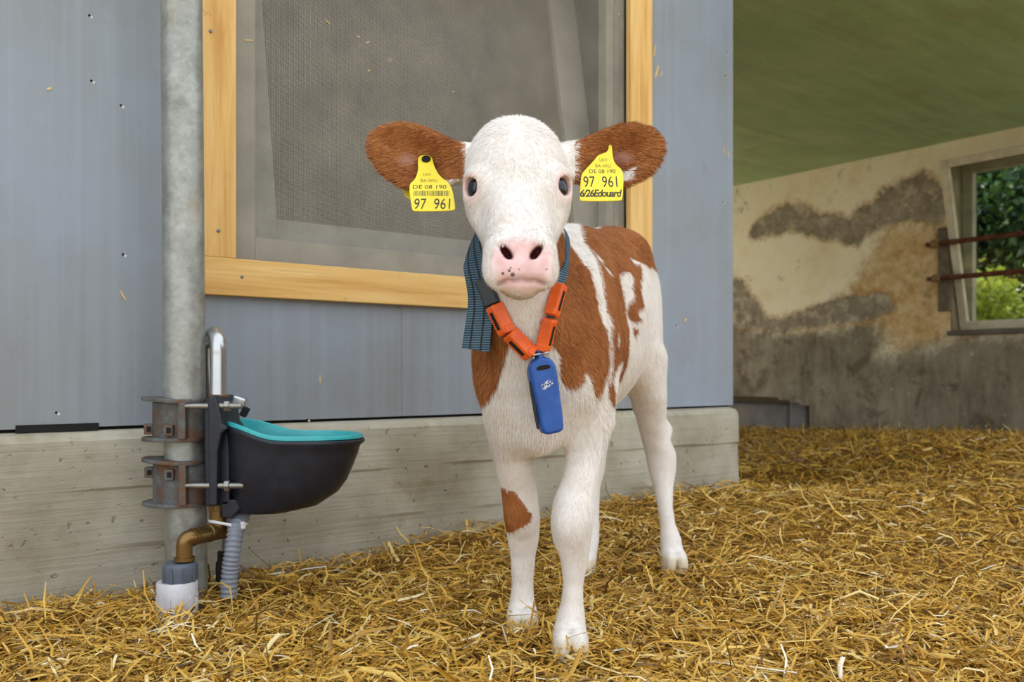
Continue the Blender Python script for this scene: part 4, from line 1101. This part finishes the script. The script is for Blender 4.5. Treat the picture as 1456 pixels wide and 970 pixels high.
for off in (-.009, .011):
    ribbon(tl_ + sd_all * off + nn_ * .0017, .0028, nn_, .0012).build('stripe', simple('dark_thread', (38, 42, 48), .8), st_)
# blue pendant
pa, pb = np.array(U(767, 508, 1.536)), np.array(U(785, 616, 1.544))
e = unit(pa - pb); vw = unit((.25, -1, 0)); sd = unit(np.cross(vw, e)) ; nr = np.cross(e, sd)
if sd[0] < 0: sd = -sd
if nr[1] > 0: nr = -nr
Lp = np.linalg.norm(pa - pb)
outl = [(-.017, .0), (.017, .0)] + [(.0205, .012), (.0225, .06), (.0245, Lp - .030), (.0235, Lp - .018), (.017, Lp - .006), (.006, Lp), (-.006, Lp), (-.017, Lp - .006), (-.0235, Lp - .018), (-.0245, Lp - .030), (-.0225, .06), (-.0205, .012)]
pend = MB().prism(pb, [sd, e, nr], round_poly(outl, 1), -.014, .014).build('pendant', M_BLUE, collar, bevel=.005, seg=3, smooth=True)
MB().prism(pb - sd * .0235 + e * .012, [e, nr, sd], round_poly([(0, -.007), (.085, -.007), (.085, .007), (0, .007)], 1), -.0015, .0008).build('edge_groove', simple('dark_groove', (44, 48, 60), .7, var=.4), pend)  # dark mottled strip set along the pendant's edge
MB().prism(pb + nr * .0142 + e * (Lp - .019), [sd, e, nr], round_poly([(-.013, -.003), (.013, -.003), (.011, .005), (-.011, .005)], 1), -.001, .0006).build('strap_slot', M_BLACK, pend)
wm = NT('worn_print'); wv = wm.obj(); wa = wm.noise(wv, 260, 3, .6)
tr_ = wm.n('BsdfTransparent'); df_ = wm.n('BsdfDiffuse', {'Color': lin((198, 206, 214))})
mxx = wm.n('MixShader', {0: wm.step(wa, .50, .56), 1: tr_.outputs[0], 2: df_.outputs[0]}); wm.t.links.new(mxx.outputs[0], wm.out.inputs[0])
MB().prism(pb + nr * .0143 + e * (Lp * .64) + sd * .002, [unit(sd + .45 * e), unit(e - .45 * sd), nr], round_poly([(-.013, -.005), (.013, -.005), (.013, .006), (-.013, .006)], 1), -.0004, .0003).build('worn_mark', wm.m, pend)
MB().tube([pa + sd * x + e * y + nr * .012 for x, y in ((-.014, .0), (-.013, .006), (.013, .006), (.014, 0))], .0017, 8).build('wire_clip', M_STEEL, collar, smooth=True)
MB().tube([pa + e * .012 + nr * .002, pa - e * .008 + nr * .004], .010, 12, flat=.6).build('hanger', M_BLUE, collar, smooth=True)

# ---------------------------------------------------------------- galvanised post
def mat_galv():
    m = NT('galvanised_steel'); v = m.obj(); a = m.noise(v, 16, 6, .65); b = m.noise(m.obj((8, 8, 2.2)), 1.0, 5, .6)
    vo = m.n('TexVoronoi', {'Vector': v, 'Scale': 90.0})
    c = m.ramp(m.math('ADD', m.math('MULTIPLY', a, .8), m.math('MULTIPLY', vo.outputs['Color'], .12)), [(.25, lin((128, 128, 120))), (.5, lin((164, 166, 160))), (.75, lin((196, 198, 192)))])
    rust = m.step(b, .50, .68)
    c = m.mix(m.math('MULTIPLY', rust, .5), c, lin((150, 118, 66)))
    m.bsdf(c, m.ramp(a, [(.3, (.38,) * 3), (.7, (.55,) * 3)]), .55, m.bump(a, .15, .002), .5)
    return m.m
M_GALV = mat_galv()
PB = np.array(U(265, 845, 2.0)); PT = np.array(U(258, 0, 2.0)); pdir = unit(PT - PB)
post = tag(MB().tube([PB - pdir * .12, PB + pdir * 2.6], .0452, 40).build('steel_post', M_GALV, smooth=True), 'thick galvanised round post carrying the drinking bowl', 'post')
def PX(x, y, w=0.0):             # point by pixel at the post's depth, w towards the viewer
    d = 2.0 - w
    return np.array(U(x, y, d))
KX = 2.0 / F

# ---------------------------------------------------------------- drinking bowl bolted to the post
def mat_cast():
    m = NT('dark_enamelled_iron'); a = m.noise(m.obj(), 30, 6, .7)
    m.bsdf(m.ramp(a, [(.3, lin((18, 22, 32))), (.6, lin((30, 35, 48))), (.85, lin((58, 58, 62)))]), .42, 0, m.bump(a, .12, .001), .5)
    return m.m
def mat_clamp():
    m = NT('rusty_grey_casting'); v = m.obj(); a = m.noise(v, 20, 7, .7); b = m.noise(v, 70, 4)
    c = m.ramp(a, [(.38, lin((112, 118, 120))), (.5, lin((96, 94, 90))), (.6, lin((112, 82, 62))), (.75, lin((78, 60, 48)))])
    m.bsdf(c, .6, .3, m.bump(m.math('ADD', a, b), .3, .002), .4)
    return m.m
M_CAST, M_CLAMP = mat_cast(), mat_clamp()
M_TURQ = simple('turquoise_enamel', (52, 170, 176), .3, var=.08, scale=20)
M_BRASS = simple('aged_brass', (134, 106, 64), .36, .85, .28, 24)
M_ZINC = simple('zinc_bolt', (150, 148, 142), .4, .8, .15, 40)
dr = tag(empty('drinking_bowl', tuple(PX(265, 720))), 'dark cast-iron animal drinking bowl with turquoise lining bolted to the post', 'drinker')
EX, EW, EZ = np.array([1., 0, 0]), np.array([0, -1., 0]), np.array([0, 0, 1.])
axis_at = lambda z: PB + pdir * ((z - PB[2]) / pdir[2])
ub = .135; uc, ua, uw = .250, .150, .104
def rim_pt(th, s):
    c, q = math.cos(th), math.sin(th); p = 2 / 2.5
    u = uc + ua * math.copysign(abs(c) ** p, c); w = uw * math.copysign(abs(q) ** p, q) * (1 - .10 * max(0, c) ** 3)
    return ub + (u - ub) * s, w * (.25 + .75 * s if s < .5 else s)
def rim_z(u): return .352 + .030 * float(smoothstep(-u, -.24, -.11))
X0 = axis_at(.35)[0]; Y0 = PB[1]
def shell(rings, n=48):
    mb = MB(); vs_ = []
    for s, dz in rings:
        for k in range(n):
            th = 2 * math.pi * k / n; u, w = rim_pt(th, s); u1, _ = rim_pt(th, 1)
            vs_.append((X0 + u, Y0 - w, rim_z(u1) * (1 - min(1, -dz / .16)) + .352 * min(1, -dz / .16) + dz if dz < 0 else rim_z(u1) + dz))
    m = len(rings); fs = [(i * n + k, i * n + (k + 1) % n, (i + 1) * n + (k + 1) % n, (i + 1) * n + k) for i in range(m - 1) for k in range(n)]
    fs.append(tuple((m - 1) * n + k for k in range(n)))
    return mb.add(vs_, fs)
bowl = shell([(.955, -.002), (1.0, .0), (1.015, -.003), (1.012, -.008), (.975, -.016), (.955, -.035), (.915, -.062), (.86, -.095), (.79, -.12), (.62, -.150), (.40, -.163), (.12, -.167)]).build('bowl', M_CAST, dr, smooth=True, auto=60)
shell([(1.0, .002), (.995, .009), (.97, .0115), (.94, .008), (.925, -.004), (.90, -.03), (.84, -.07), (.74, -.11), (.5, -.135), (.15, -.14)]).build('lining', M_TURQ, bowl, smooth=True, auto=70)
def side_prism(name, pts, w0, w1, mat, parent, bev=.004):
    q = [((x - 265) * KX, (HY - y) * KX + CH) for x, y in pts]
    return MB().prism((X0 - axis_at(.35)[0] + PX(265, 620)[0], Y0, 0), [EX, EZ, EW], q, w0, w1).build(name, mat, parent, bevel=bev, seg=2)
side_prism('back_plate', [(300, 572), (312, 562), (322, 562), (328, 576), (331, 596), (336, 606), (336, 714), (302, 716)], -.055, .050, M_CAST, dr)
side_prism('plate_foot', [(323, 708), (336, 706), (352, 706), (362, 711), (352, 719), (338, 733), (326, 732)], .028, .050, M_CAST, dr)
side_prism('plate_rib', [(312, 565), (322, 560), (329, 578), (332, 600), (340, 606), (331, 614), (326, 640), (325, 712), (314, 712), (313, 640)], .050, .080, M_CAST, dr)
def flange(z, h, top):
    mb = MB(); n = 36; ox = axis_at(z); rI = .0458; vs_ = []
    for k in range(n):
        th = 2 * math.pi * k / n; c, s_ = math.cos(th), math.sin(th)
        R = .060 + .034 * max(0, -c) ** 2 * (1 if s_ > -.3 else .3) + .012 * max(0, s_) ** 2 - .010 * max(0, c) ** 4
        for r, dz in ((rI, 0), (R, 0), (R, h), (rI, h)):
            vs_.append((ox[0] + r * c, ox[1] - r * s_, z + dz + (.006 * max(0, -c) if top else 0)))
    fs = [(k * 4 + j, k * 4 + (j + 1) % 4, ((k + 1) % n) * 4 + (j + 1) % 4, ((k + 1) % n) * 4 + j) for k in range(n) for j in range(4)]
    return mb.add(vs_, fs)
def clamp(yt, yb, up_):
    zt, zb = (HY - yt) * KX + CH, (HY - yb) * KX + CH; ox = axis_at((zt + zb) / 2)
    cl = flange(zt - .009, .009, True).build('clamp', M_CLAMP, dr, bevel=.002)
    flange(zb, .009, False).build('lower_flange', M_CLAMP, cl, bevel=.002)
    n = 30; vs_ = []
    for k in range(n + 1):
        th = -.25 + (math.pi + .75) * k / n
        for r, z in ((.0458, zb + .008), (.0575, zb + .008), (.0575, zt - .008), (.0458, zt - .008)): vs_.append((ox[0] + (r + (.013 * max(0, -math.cos(th)) if r > .05 else 0)) * math.cos(th), ox[1] - r * math.sin(th), z))
    fs = [(k * 4 + j, k * 4 + (j + 1) % 4, (k + 1) * 4 + (j + 1) % 4, (k + 1) * 4 + j) for k in range(n) for j in range(4)] + [(0, 1, 2, 3), (n * 4, n * 4 + 1, n * 4 + 2, n * 4 + 3)]
    MB().add(vs_, fs).build('saddle', M_CLAMP, cl, smooth=True)
    zm = (zt + zb) / 2
    MB().box((ox[0] + .020, ox[1] - .064, zm), [EX, EW, EZ], (.016, .022, zt - zb - .014)).build('web', M_CLAMP, cl, bevel=.002)
    zl = zb + .026 if up_ else zt - .028
    for x_, w_2 in ((-.012, .060), (-.074, .014)):
        MB().box((ox[0] + x_, ox[1] - w_2, zl), [EX, EW, EZ], (.020, .018, .024)).build('lug', M_CLAMP, cl, bevel=.002)
        MB().box((ox[0] + x_ + .002, ox[1] - w_2 - .0088, zl), [EX, EW, EZ], (.010, .002, .012)).build('lug_hole', M_BLACK, cl)
clamp(567, 626, True); clamp(653, 717, False)
for yb, x1, x0 in ((578, 357, 279), (692, 360, 280)):
    a, b = PX(x0, yb, .085), PX(x1, yb, .085); z = a[2]
    bt = MB().lathe((PX(x0, yb)[0], Y0 - .070, z), EX, [(0, .0048), (.02, .0062), ((x1 - x0) * KX - .002, .0062), ((x1 - x0) * KX, .005)], 14).build('bolt', M_ZINC, dr, smooth=True)
    MB().lathe((PX(334, yb)[0], Y0 - .070, z), EX, [(0, .0125), (.011, .0125)], 6).build('nut', M_ZINC, bt, bevel=.001)
MB().box((PX(338, 572)[0], Y0 + .015, PX(338, 572)[2]), [unit((1, 0, -.35)), EW, unit((.35, 0, 1))], (.030, .030, .026)).build('valve_cap', M_STEEL, dr, bevel=.005)
MB().box((PX(346, 586)[0], Y0 + .010, PX(346, 586)[2]), [unit((1, 0, -.5)), EW, unit((.5, 0, 1))], (.014, .018, .022)).build('valve_key', M_BLACK, dr, bevel=.002)

# ---------------------------------------------------------------- bent steel supply pipe behind the post
sp_ = tag(empty('supply_pipe', tuple(PX(298, 845, -.10))), 'bent stainless water pipe rising behind the post into the bowl', 'pipe')
xa, xb = PX(311, 560)[0], PX(282, 560)[0]
x3 = PX(306, 800)[0] + .002
arc = [(xa, Y0 - .005, .438), (xa, Y0 - .002, .53)] + [((xa + xb) / 2 + (xa - xb) / 2 * math.cos(t), Y0 + .035 - .037 * math.cos(t), .552 + .036 * math.sin(t)) for t in np.linspace(0, math.pi, 9)] + [(xb, Y0 + .075, .50), (xb + .01, Y0 + .08, .36), (x3, Y0 + .08, .26), (x3, Y0 + .08, .03)]
arc = resample(arc, 5)
MB().tube(arc, .0180, 20).build('bent_tube', M_STEEL, sp_, smooth=True)
MB().lathe((xa, Y0 - .005, .444), EZ, [(0, .0220), (.004, .0220), (.007, .019)], 20).build('collar_ring', M_BRASS, sp_, smooth=True)
MB().lathe((x3, Y0 + .08, -.02), EZ, [(0, .027), (.075, .027), (.08, .023), (.10, .023), (.104, .018)], 12).build('floor_fitting', simple('dark_fitting', (52, 46, 40), .7, var=.3), sp_)

# ---------------------------------------------------------------- brass connection with plastic coupling
wc = tag(empty('water_connection', tuple(PX(250, 850, .10))), 'brass elbow on a grey and white plastic pipe coupling by the post', 'pipe fitting')
ex = PX(262, 0, .10)[0]; zE = PX(0, 765, .10)[2]; r_ = .0178
W_ = lambda x, y, w=.10: PX(x, y, w)
elb = [W_(262, 797), W_(262, 786), W_(262.3, 777), W_(263.5, 770, .0995), W_(267, 766, .097), tuple(W_(273, 764, .092)), tuple(W_(283, 761.7, .073))]
MB().tube(resample(elb, 5), .0172, 22).build('elbow', M_BRASS, wc, smooth=True)
NA, NB = W_(273, 764, .092), W_(322, 753, .0); h_ = unit(NB - NA); o_ = NA; LN = float(np.linalg.norm(NB - NA))
MB().lathe(o_, h_, [(0, .0195), (.006, .0195), (.007, .0165), (.012, .0165), (.0125, .018), (LN * .45, .018), (LN * .46, .0195), (LN * .50, .0195), (LN * .51, .018), (LN * .86, .018), (LN * .87, .0195), (LN - .003, .0195), (LN, .017)], 24).build('nipple', M_BRASS, wc, smooth=True)
MB().lathe(W_(262, 797), EZ, [(0, .022), (.007, .022), (.008, .0185)], 24).build('elbow_collar', M_BRASS, wc, smooth=True)
cx_, cy_ = W_(252, 800)[0], 1.90
zc_ = W_(252, 826)[2]
nut = MB().lathe((cx_ + .006, cy_, zc_), EZ, [(0, .034), (.032, .036), (.036, .034), (.040, .030)], 28).build('coupling_nut', simple('grey_blue_plastic', (86, 94, 108), .5, var=.15), wc, smooth=True)
for k in range(9):
    t = 2 * math.pi * k / 9 + .3
    MB().box((cx_ + .006 + .0355 * math.cos(t), cy_ - .0355 * math.sin(t), zc_ + .017), [(math.cos(t), -math.sin(t), 0), (math.sin(t), math.cos(t), 0), (0, 0, 1)], (.005, .005, .034)).build('grip_rib', nut.data.materials[0], nut, bevel=.001)
wp = MB().lathe((cx_, cy_, -.06), EZ, [(0, .040), (.085, .0415), (zc_ + .06 - .004, .0425), (zc_ + .06, .040)], 32).build('coupling_body', simple('dusty_white_plastic', (206, 206, 212), .55, var=.12), wc, smooth=True)
for k in range(12):
    t = 2 * math.pi * k / 12
    MB().box((cx_ + .042 * math.cos(t), cy_ - .042 * math.sin(t), .0), [(math.cos(t), -math.sin(t), 0), (math.sin(t), math.cos(t), 0), (0, 0, 1)], (.003, .004, .05)).build('grip_rib', wp.data.materials[0], wp)
tee = NA + (NB - NA) * ((309 - 273) / (322 - 273)); zpl = PX(309, 713)[2]                       # branch rising into the foot of the plate
MB().lathe((tee[0], tee[1], tee[2]), EZ, [(0, .0165), (.020, .0165), (.0205, .018), (zpl - tee[2] - .016, .018)], 20).build('riser', M_BRASS, wc, smooth=True)
MB().lathe((tee[0], tee[1], zpl - .017), EZ, [(0, .0205), (.020, .0205)], 6).build('brass_nut', M_BRASS, wc, bevel=.001)

# ---------------------------------------------------------------- corrugated hose and cable tie
hz = resample([PX(350, 718, .002), PX(343, 734, .004), PX(336, 752, .034), PX(331, 785, .050), PX(327, 815, .050), PX(325, 850, .050)], 20)
rad = [.0178 + .0013 * (1 if (i // 2) % 2 else -1) for i in range(len(hz))]
tag(MB().tube(hz, rad, 18).build('drain_hose', simple('grey_hose_plastic', (128, 134, 146), .45, var=.1), smooth=True, auto=80, origin=tuple(hz[-1])), 'grey corrugated plastic hose hanging below the bowl', 'hose')
tie = tag(empty('cable_tie', tuple(PX(330, 743, .02))), 'white cable tie strapping the hose to the brass pipe', 'cable tie')
zt_ = PX(0, 739)[2]
hc = hz[np.argmin(np.abs(hz[:, 2] - (zt_ - .006)))]; cir = [(tee[0], tee[1], zt_ + .002, .0185), (hc[0], hc[1], zt_ - .006, .0205)]
th_ = np.linspace(0, 2 * math.pi, 40, endpoint=False); tp_ = []
for t in th_:                    # taut round the brass riser and the hose: the outline of both circles
    x_, y_, z_, r_c = max(cir, key=lambda q: q[0] * math.cos(t) + q[1] * math.sin(t) + q[3])
    tp_.append((x_ + r_c * math.cos(t), y_ + r_c * math.sin(t), z_))
M_TIE = simple('white_nylon', (222, 220, 224), .45)
MB().tube(tp_, .0013, 8, closed=True, flat=2.6, up=(0, 0, 1)).build('band', M_TIE, tie, smooth=True)
lk = (hc[0] + .021 * math.cos(-.75), hc[1] + .021 * math.sin(-.75), zt_ - .006)
MB().box(lk, [unit((math.cos(-.75), math.sin(-.75), 0)), unit((-math.sin(-.75), math.cos(-.75), 0)), EZ], (.011, .010, .016)).build('lock_head', M_TIE, tie, bevel=.002)
# ---------------------------------------------------------------- ground and straw bedding
def G(x, y):
    x = np.asarray(x, float); y = np.asarray(y, float)
    z = .075 * smoothstep(y, 2.0, 3.3) * (1 - .75 * smoothstep(y, 4.2, 6.0)) + .10 * smoothstep(x, 1.0, 2.4) * smoothstep(y, 2.6, 4.2) * (1 - .6 * smoothstep(y, 5.2, 7.0))
    z = z - .075 * np.exp(-(((x - 1.28) / .42) ** 2 + ((y - 3.75) / .32) ** 2))
    P = np.stack([x, y, np.zeros_like(x)], -1).reshape(-1, 3)
    z = z + .012 * wavy(P, 5.0, 3).reshape(x.shape) + .006 * wavy(P, 14.0, 4).reshape(x.shape)
    sd = (x - P0[0]) * D[0] + (y - P0[1]) * D[1]; nd = (x - P0[0]) * NN[0] + (y - P0[1]) * NN[1]
    z = z + .02 * np.exp(-(nd / .10) ** 2) * (sd > .9) * (sd < 2.5)
    for rows in (lf, rf, lh, rh):
        zz, xx, yy, rx, ry = min(rows); z = z + .020 * np.exp(-(((x - xx) / .07) ** 2 + ((y - yy) / .07) ** 2))
    return z
def mat_litter():
    m = NT('straw_litter'); v = m.obj(); a = m.noise(m.obj((30, 30, 30)), 1, 6, .7); b = m.noise(v, 90, 4, .6)
    m.bsdf(m.ramp(m.math('ADD', m.math('MULTIPLY', a, .5), m.math('MULTIPLY', b, .5)), [(.35, lin((84, 60, 24))), (.5, lin((134, 100, 44))), (.65, lin((178, 140, 70)))]), .9, 0, m.bump(b, .8, .01), .15)
    return m.m
xs = np.arange(-3.2, 7.2, .06); ys = np.arange(.2, 9.0, .06)
XG, YG = np.meshgrid(xs, ys, indexing='ij'); Zg = G(XG, YG) - .034
sg_ = (XG - P0[0]) * D[0] + (YG - P0[1]) * D[1]; ng_ = (XG - P0[0]) * NN[0] + (YG - P0[1]) * NN[1]
ni, nj = XG.shape; ii, jj = np.meshgrid(np.arange(ni - 1), np.arange(nj - 1), indexing='ij')
keep = (sg_[:-1, :-1] < SB + .16) & ~((ng_[:-1, :-1] < -.12) & (sg_[:-1, :-1] < SC - .1)) & (ng_[:-1, :-1] < 4.5) & (ng_[:-1, :-1] > -4.5)
q = np.stack([ii * nj + jj, (ii + 1) * nj + jj, (ii + 1) * nj + jj + 1, ii * nj + jj + 1], -1)[keep]
tag(mesh_obj('floor', np.stack([XG, YG, Zg], -1).reshape(-1, 3), q, mat_litter(), smooth=True), 'trampled straw-littered floor of the stall', kind='structure')
gy_ = NT('yard_ground'); gv = gy_.obj(); ga = gy_.noise(gv, 3, 8, .7)
gy_.bsdf(gy_.ramp(ga, [(.3, lin((120, 112, 92))), (.7, lin((168, 160, 138)))]), .9)
tag(MB().box((2, 4, -.35), np.eye(3), (44, 44, .3)).build('ground', gy_.m), 'bare yard ground around the stall', kind='structure')

def mat_straw():
    m = NT('straw'); r = m.attr('tone').outputs['Fac']; v = m.obj(); a = m.noise(v, 40, 3)
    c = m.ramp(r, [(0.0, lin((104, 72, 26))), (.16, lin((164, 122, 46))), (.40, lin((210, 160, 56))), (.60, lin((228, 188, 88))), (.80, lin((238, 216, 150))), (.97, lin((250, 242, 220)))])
    c = m.mix(m.math('MULTIPLY', m.step(a, .5, .75), .35), c, lin((150, 104, 40)))
    b = m.bsdf(c, .42, 0, None, .45)
    return m.m
def straws(N):
    # sampling thins with distance
    y = 1.0 + 6.6 * rng.random(N * 4) ** 1.9; x = (rng.random(N * 4) * 2 - 1) * (.62 * y + .85) + .25 * y * .3
    s = (x - P0[0]) * D[0] + (y - P0[1]) * D[1]; n = (x - P0[0]) * NN[0] + (y - P0[1]) * NN[1]
    ok = (s < SB - .03) & ((n > .045) | (s > SC + .06)) & (n > -4.3)
    x, y = x[ok][:N], y[ok][:N]; N = len(x)
    L = np.clip(rng.lognormal(math.log(.040), .50, N), .012, .15); w = np.clip(rng.lognormal(math.log(.0036), .38, N), .0014, .0085)
    far = smoothstep(y, 2.6, 4.5); L *= 1 + .30 * far; w *= 1 + .5 * far
    th = rng.uniform(0, 2 * math.pi, N); ph = np.abs(rng.normal(0, .24, N)) * np.where(rng.random(N) < .5, -1, 1); up = rng.random(N) < .05; ph[up] = rng.uniform(.4, 1.1, up.sum())
    d = np.stack([np.cos(th) * np.cos(ph), np.sin(th) * np.cos(ph), np.sin(ph)], 1)
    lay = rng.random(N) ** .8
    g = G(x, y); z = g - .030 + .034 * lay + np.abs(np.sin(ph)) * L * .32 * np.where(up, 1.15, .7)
    c = np.stack([x, y, z], 1)
    # keep the ends of the stalks out of the wall and the post
    roll = rng.normal(0, .55, N)
    sd = np.cross(d, [0, 0, 1.0]); sd /= np.linalg.norm(sd, axis=1, keepdims=True) + 1e-9; u = np.cross(sd, d)
    sd, u = sd * np.cos(roll)[:, None] + u * np.sin(roll)[:, None], -sd * np.sin(roll)[:, None] + u * np.cos(roll)[:, None]
    bend = rng.normal(0, .09, N) * L; kink = rng.normal(0, .10, N) * L
    rows = []
    for t, b in ((-.5, 0), (0.05, 1), (.5, 0)):
        p = c + d * (L * t)[:, None] + u * (bend * b)[:, None] + sd * (kink * b)[:, None]
        tw = np.where(t == .05, 1.0, rng.uniform(.55, 1.0, N))
        rows += [p - sd * (w * tw / 2)[:, None], p + u * (w * .28)[:, None], p + sd * (w * tw / 2)[:, None]]
    V = np.stack(rows, 1)
    # stop stalks from poking through the plinth
    flat = V.reshape(-1, 3); nn = (flat[:, 0] - P0[0]) * NN[0] + (flat[:, 1] - P0[1]) * NN[1]; ss_ = (flat[:, 0] - P0[0]) * D[0] + (flat[:, 1] - P0[1]) * D[1]
    bad = (((nn < .036) & (ss_ < SC + .03) & (ss_ > -3.2)) | (ss_ > SB - .012)).reshape(-1, 9).any(1)
    r = np.clip(.29 + .46 * (lay - .5) + rng.normal(0, .20, N), 0, 1); r = np.clip(r - .12 * far, 0, 1)  # random tone, buried stalks painted darker as shade in the gaps, far ones darker
    V, r = V[~bad], r[~bad]; n_ = len(V)
    b = np.arange(n_)[:, None] * 9
    Fq = np.concatenate([b + np.array([[k, k + 1, k + 4, k + 3]]) for k in (0, 1, 3, 4)])
    return V.reshape(-1, 3), Fq, np.repeat(r, 9)
sv, sf, sr = straws(125000)
tag(mesh_obj('straw_bedding', sv, sf, mat_straw(), attrs={'tone': sr}), 'deep loose golden straw bedding covering the stall floor', 'straw', kind='stuff')

# chips of straw stuck to the sheeted wall
for i, (px, py, l, a, wd) in enumerate(((931, 72, .050, 80, .006), (934, 102, .060, 72, .008), (941, 105, .028, 60, .004), (1030, 215, .035, 95, .004), (1036, 220, .028, 100, .004), (175, 420, .03, -60, .004), (455, 538, .026, 92, .004), (70, 126, .012, 30, .005), (975, 455, .018, 40, .007))):
    s, z = WA(px, py, .002); a = math.radians(a); e1 = np.array([D[0] * math.cos(a), D[1] * math.cos(a), math.sin(a)]); e2 = np.array([-D[0] * math.sin(a), -D[1] * math.sin(a), math.cos(a)])
    MB().prism(A(s, .0004, z), [e1, e2, (NN[0], NN[1], 0)], [(-l / 2, 0), (-l / 4, -wd / 2), (l / 3, -wd / 2), (l / 2, 0), (l / 4, wd / 2), (-l / 3, wd / 2)], 0, .0012).build('chaff', simple('chaff', (222, 190, 124), .7), wall_left)
# ---------------------------------------------------------------- greenery outside the tilted window
def mat_leaf(name, a, b, c):
    m = NT(name); r = m.attr('tone').outputs['Fac']
    bs = m.bsdf(m.ramp(r, [(0, lin(a)), (.5, lin(b)), (1, lin(c))]), .45, 0, None, .5)
    tl2 = m.n('BsdfTranslucent', {'Color': lin(c)}); mx2 = m.n('MixShader', {0: .35, 1: bs.outputs[0], 2: tl2.outputs[0]})
    m.t.links.new(mx2.outputs[0], m.out.inputs[0])
    return m.m
M_BARK = simple('bark', (92, 76, 56), .9, var=.3, scale=14, bump=.5)
def plant(name, label, cat, base, h0, centre, rad, n, size, mat, seed):
    r = np.random.default_rng(seed); base = np.asarray(base, float); centre = np.asarray(centre, float)
    root = tag(empty(name, tuple(base)), label, cat)
    mb = MB()
    top = centre + np.array([0, 0, rad[2] * .3])
    mb.tube(resample([base, base * .5 + centre * .5 + r.normal(size=3) * .06, top], 6), np.linspace(h0, h0 * .35, 13), 10)
    mb.build('trunk', M_BARK, root, smooth=True)
    for k in range(7):
        a = 2 * math.pi * k / 7 + r.random(); st = base + (top - base) * r.uniform(.35, .8); en = centre + np.array([math.cos(a) * rad[0], math.sin(a) * rad[1], r.uniform(-.4, .6) * rad[2]]) * .75
        MB().tube(resample([st, (st + en) / 2 + np.array([0, 0, .08]), en], 4), np.linspace(h0 * .4, h0 * .1, 9), 6).build('branch', M_BARK, root, smooth=True)
    nc = 60; cc = r.normal(size=(nc, 3)); cc /= np.linalg.norm(cc, axis=1, keepdims=True); cc *= (r.random((nc, 1)) ** .4); cc = centre + cc * rad
    ci = r.integers(0, nc, n); P = cc[ci] + r.normal(size=(n, 3)) * np.array(rad) * .16
    d = r.normal(size=(n, 3)); d[:, 2] -= .5; d /= np.linalg.norm(d, axis=1, keepdims=True)
    s = np.cross(d, r.normal(size=(n, 3))); s /= np.linalg.norm(s, axis=1, keepdims=True); nr = np.cross(s, d)
    l = size * r.uniform(.6, 1.3, n)[:, None]; w = l * .33
    V = np.stack([P, P + d * l * .4 + s * w + nr * l * .06, P + d * l, P + d * l * .4 - s * w + nr * l * .06], 1).reshape(-1, 3)
    Fq = np.arange(n * 4).reshape(-1, 4)
    tag(mesh_obj('crown', V, Fq, mat, root, attrs={'tone': np.repeat(np.clip(r.random(n) * .6 + .4 * r.random(nc)[ci], 0, 1), 4)}), kind='stuff')
LD = mat_leaf('dark_leaf', (14, 38, 32), (28, 62, 42), (84, 116, 48)); LL = mat_leaf('light_leaf', (70, 96, 26), (126, 150, 44), (196, 204, 80))
plant('leafy_tree', 'dark green leafy tree standing outside the tilted window', 'tree', A(9.3, -2.2, -.2), .10, A(9.3, -2.1, 2.2), (1.1, 1.1, 1.35), 16000, .10, LD, 1)
plant('leafy_tree', 'broad-crowned tree farthest along the wall outside the window bars', 'tree', A(10.4, 1.1, -.2), .12, A(10.4, 1.1, 2.4), (1.1, 1.1, 1.5), 14000, .10, LD, 2)
plant('leafy_tree', 'tall tree rising behind the yellow-green bush outside window', 'tree', A(11.2, -4.6, -.2), .12, A(11.2, -4.6, 2.3), (1.2, 1.2, 1.6), 14000, .11, LD, 5)
plant('bush', 'sunlit yellow-green bush below the trees outside the window', 'bush', A(7.5, -1.45, -.2), .05, A(7.5, -1.45, .65), (.55, .55, .65), 7000, .07, LL, 3)
plant('bush', 'smaller pale green bush under the broad-crowned tree outside window', 'bush', A(7.7, -.1, -.2), .05, A(7.7, -.1, .65), (.5, .5, .6), 5000, .07, LL, 4)
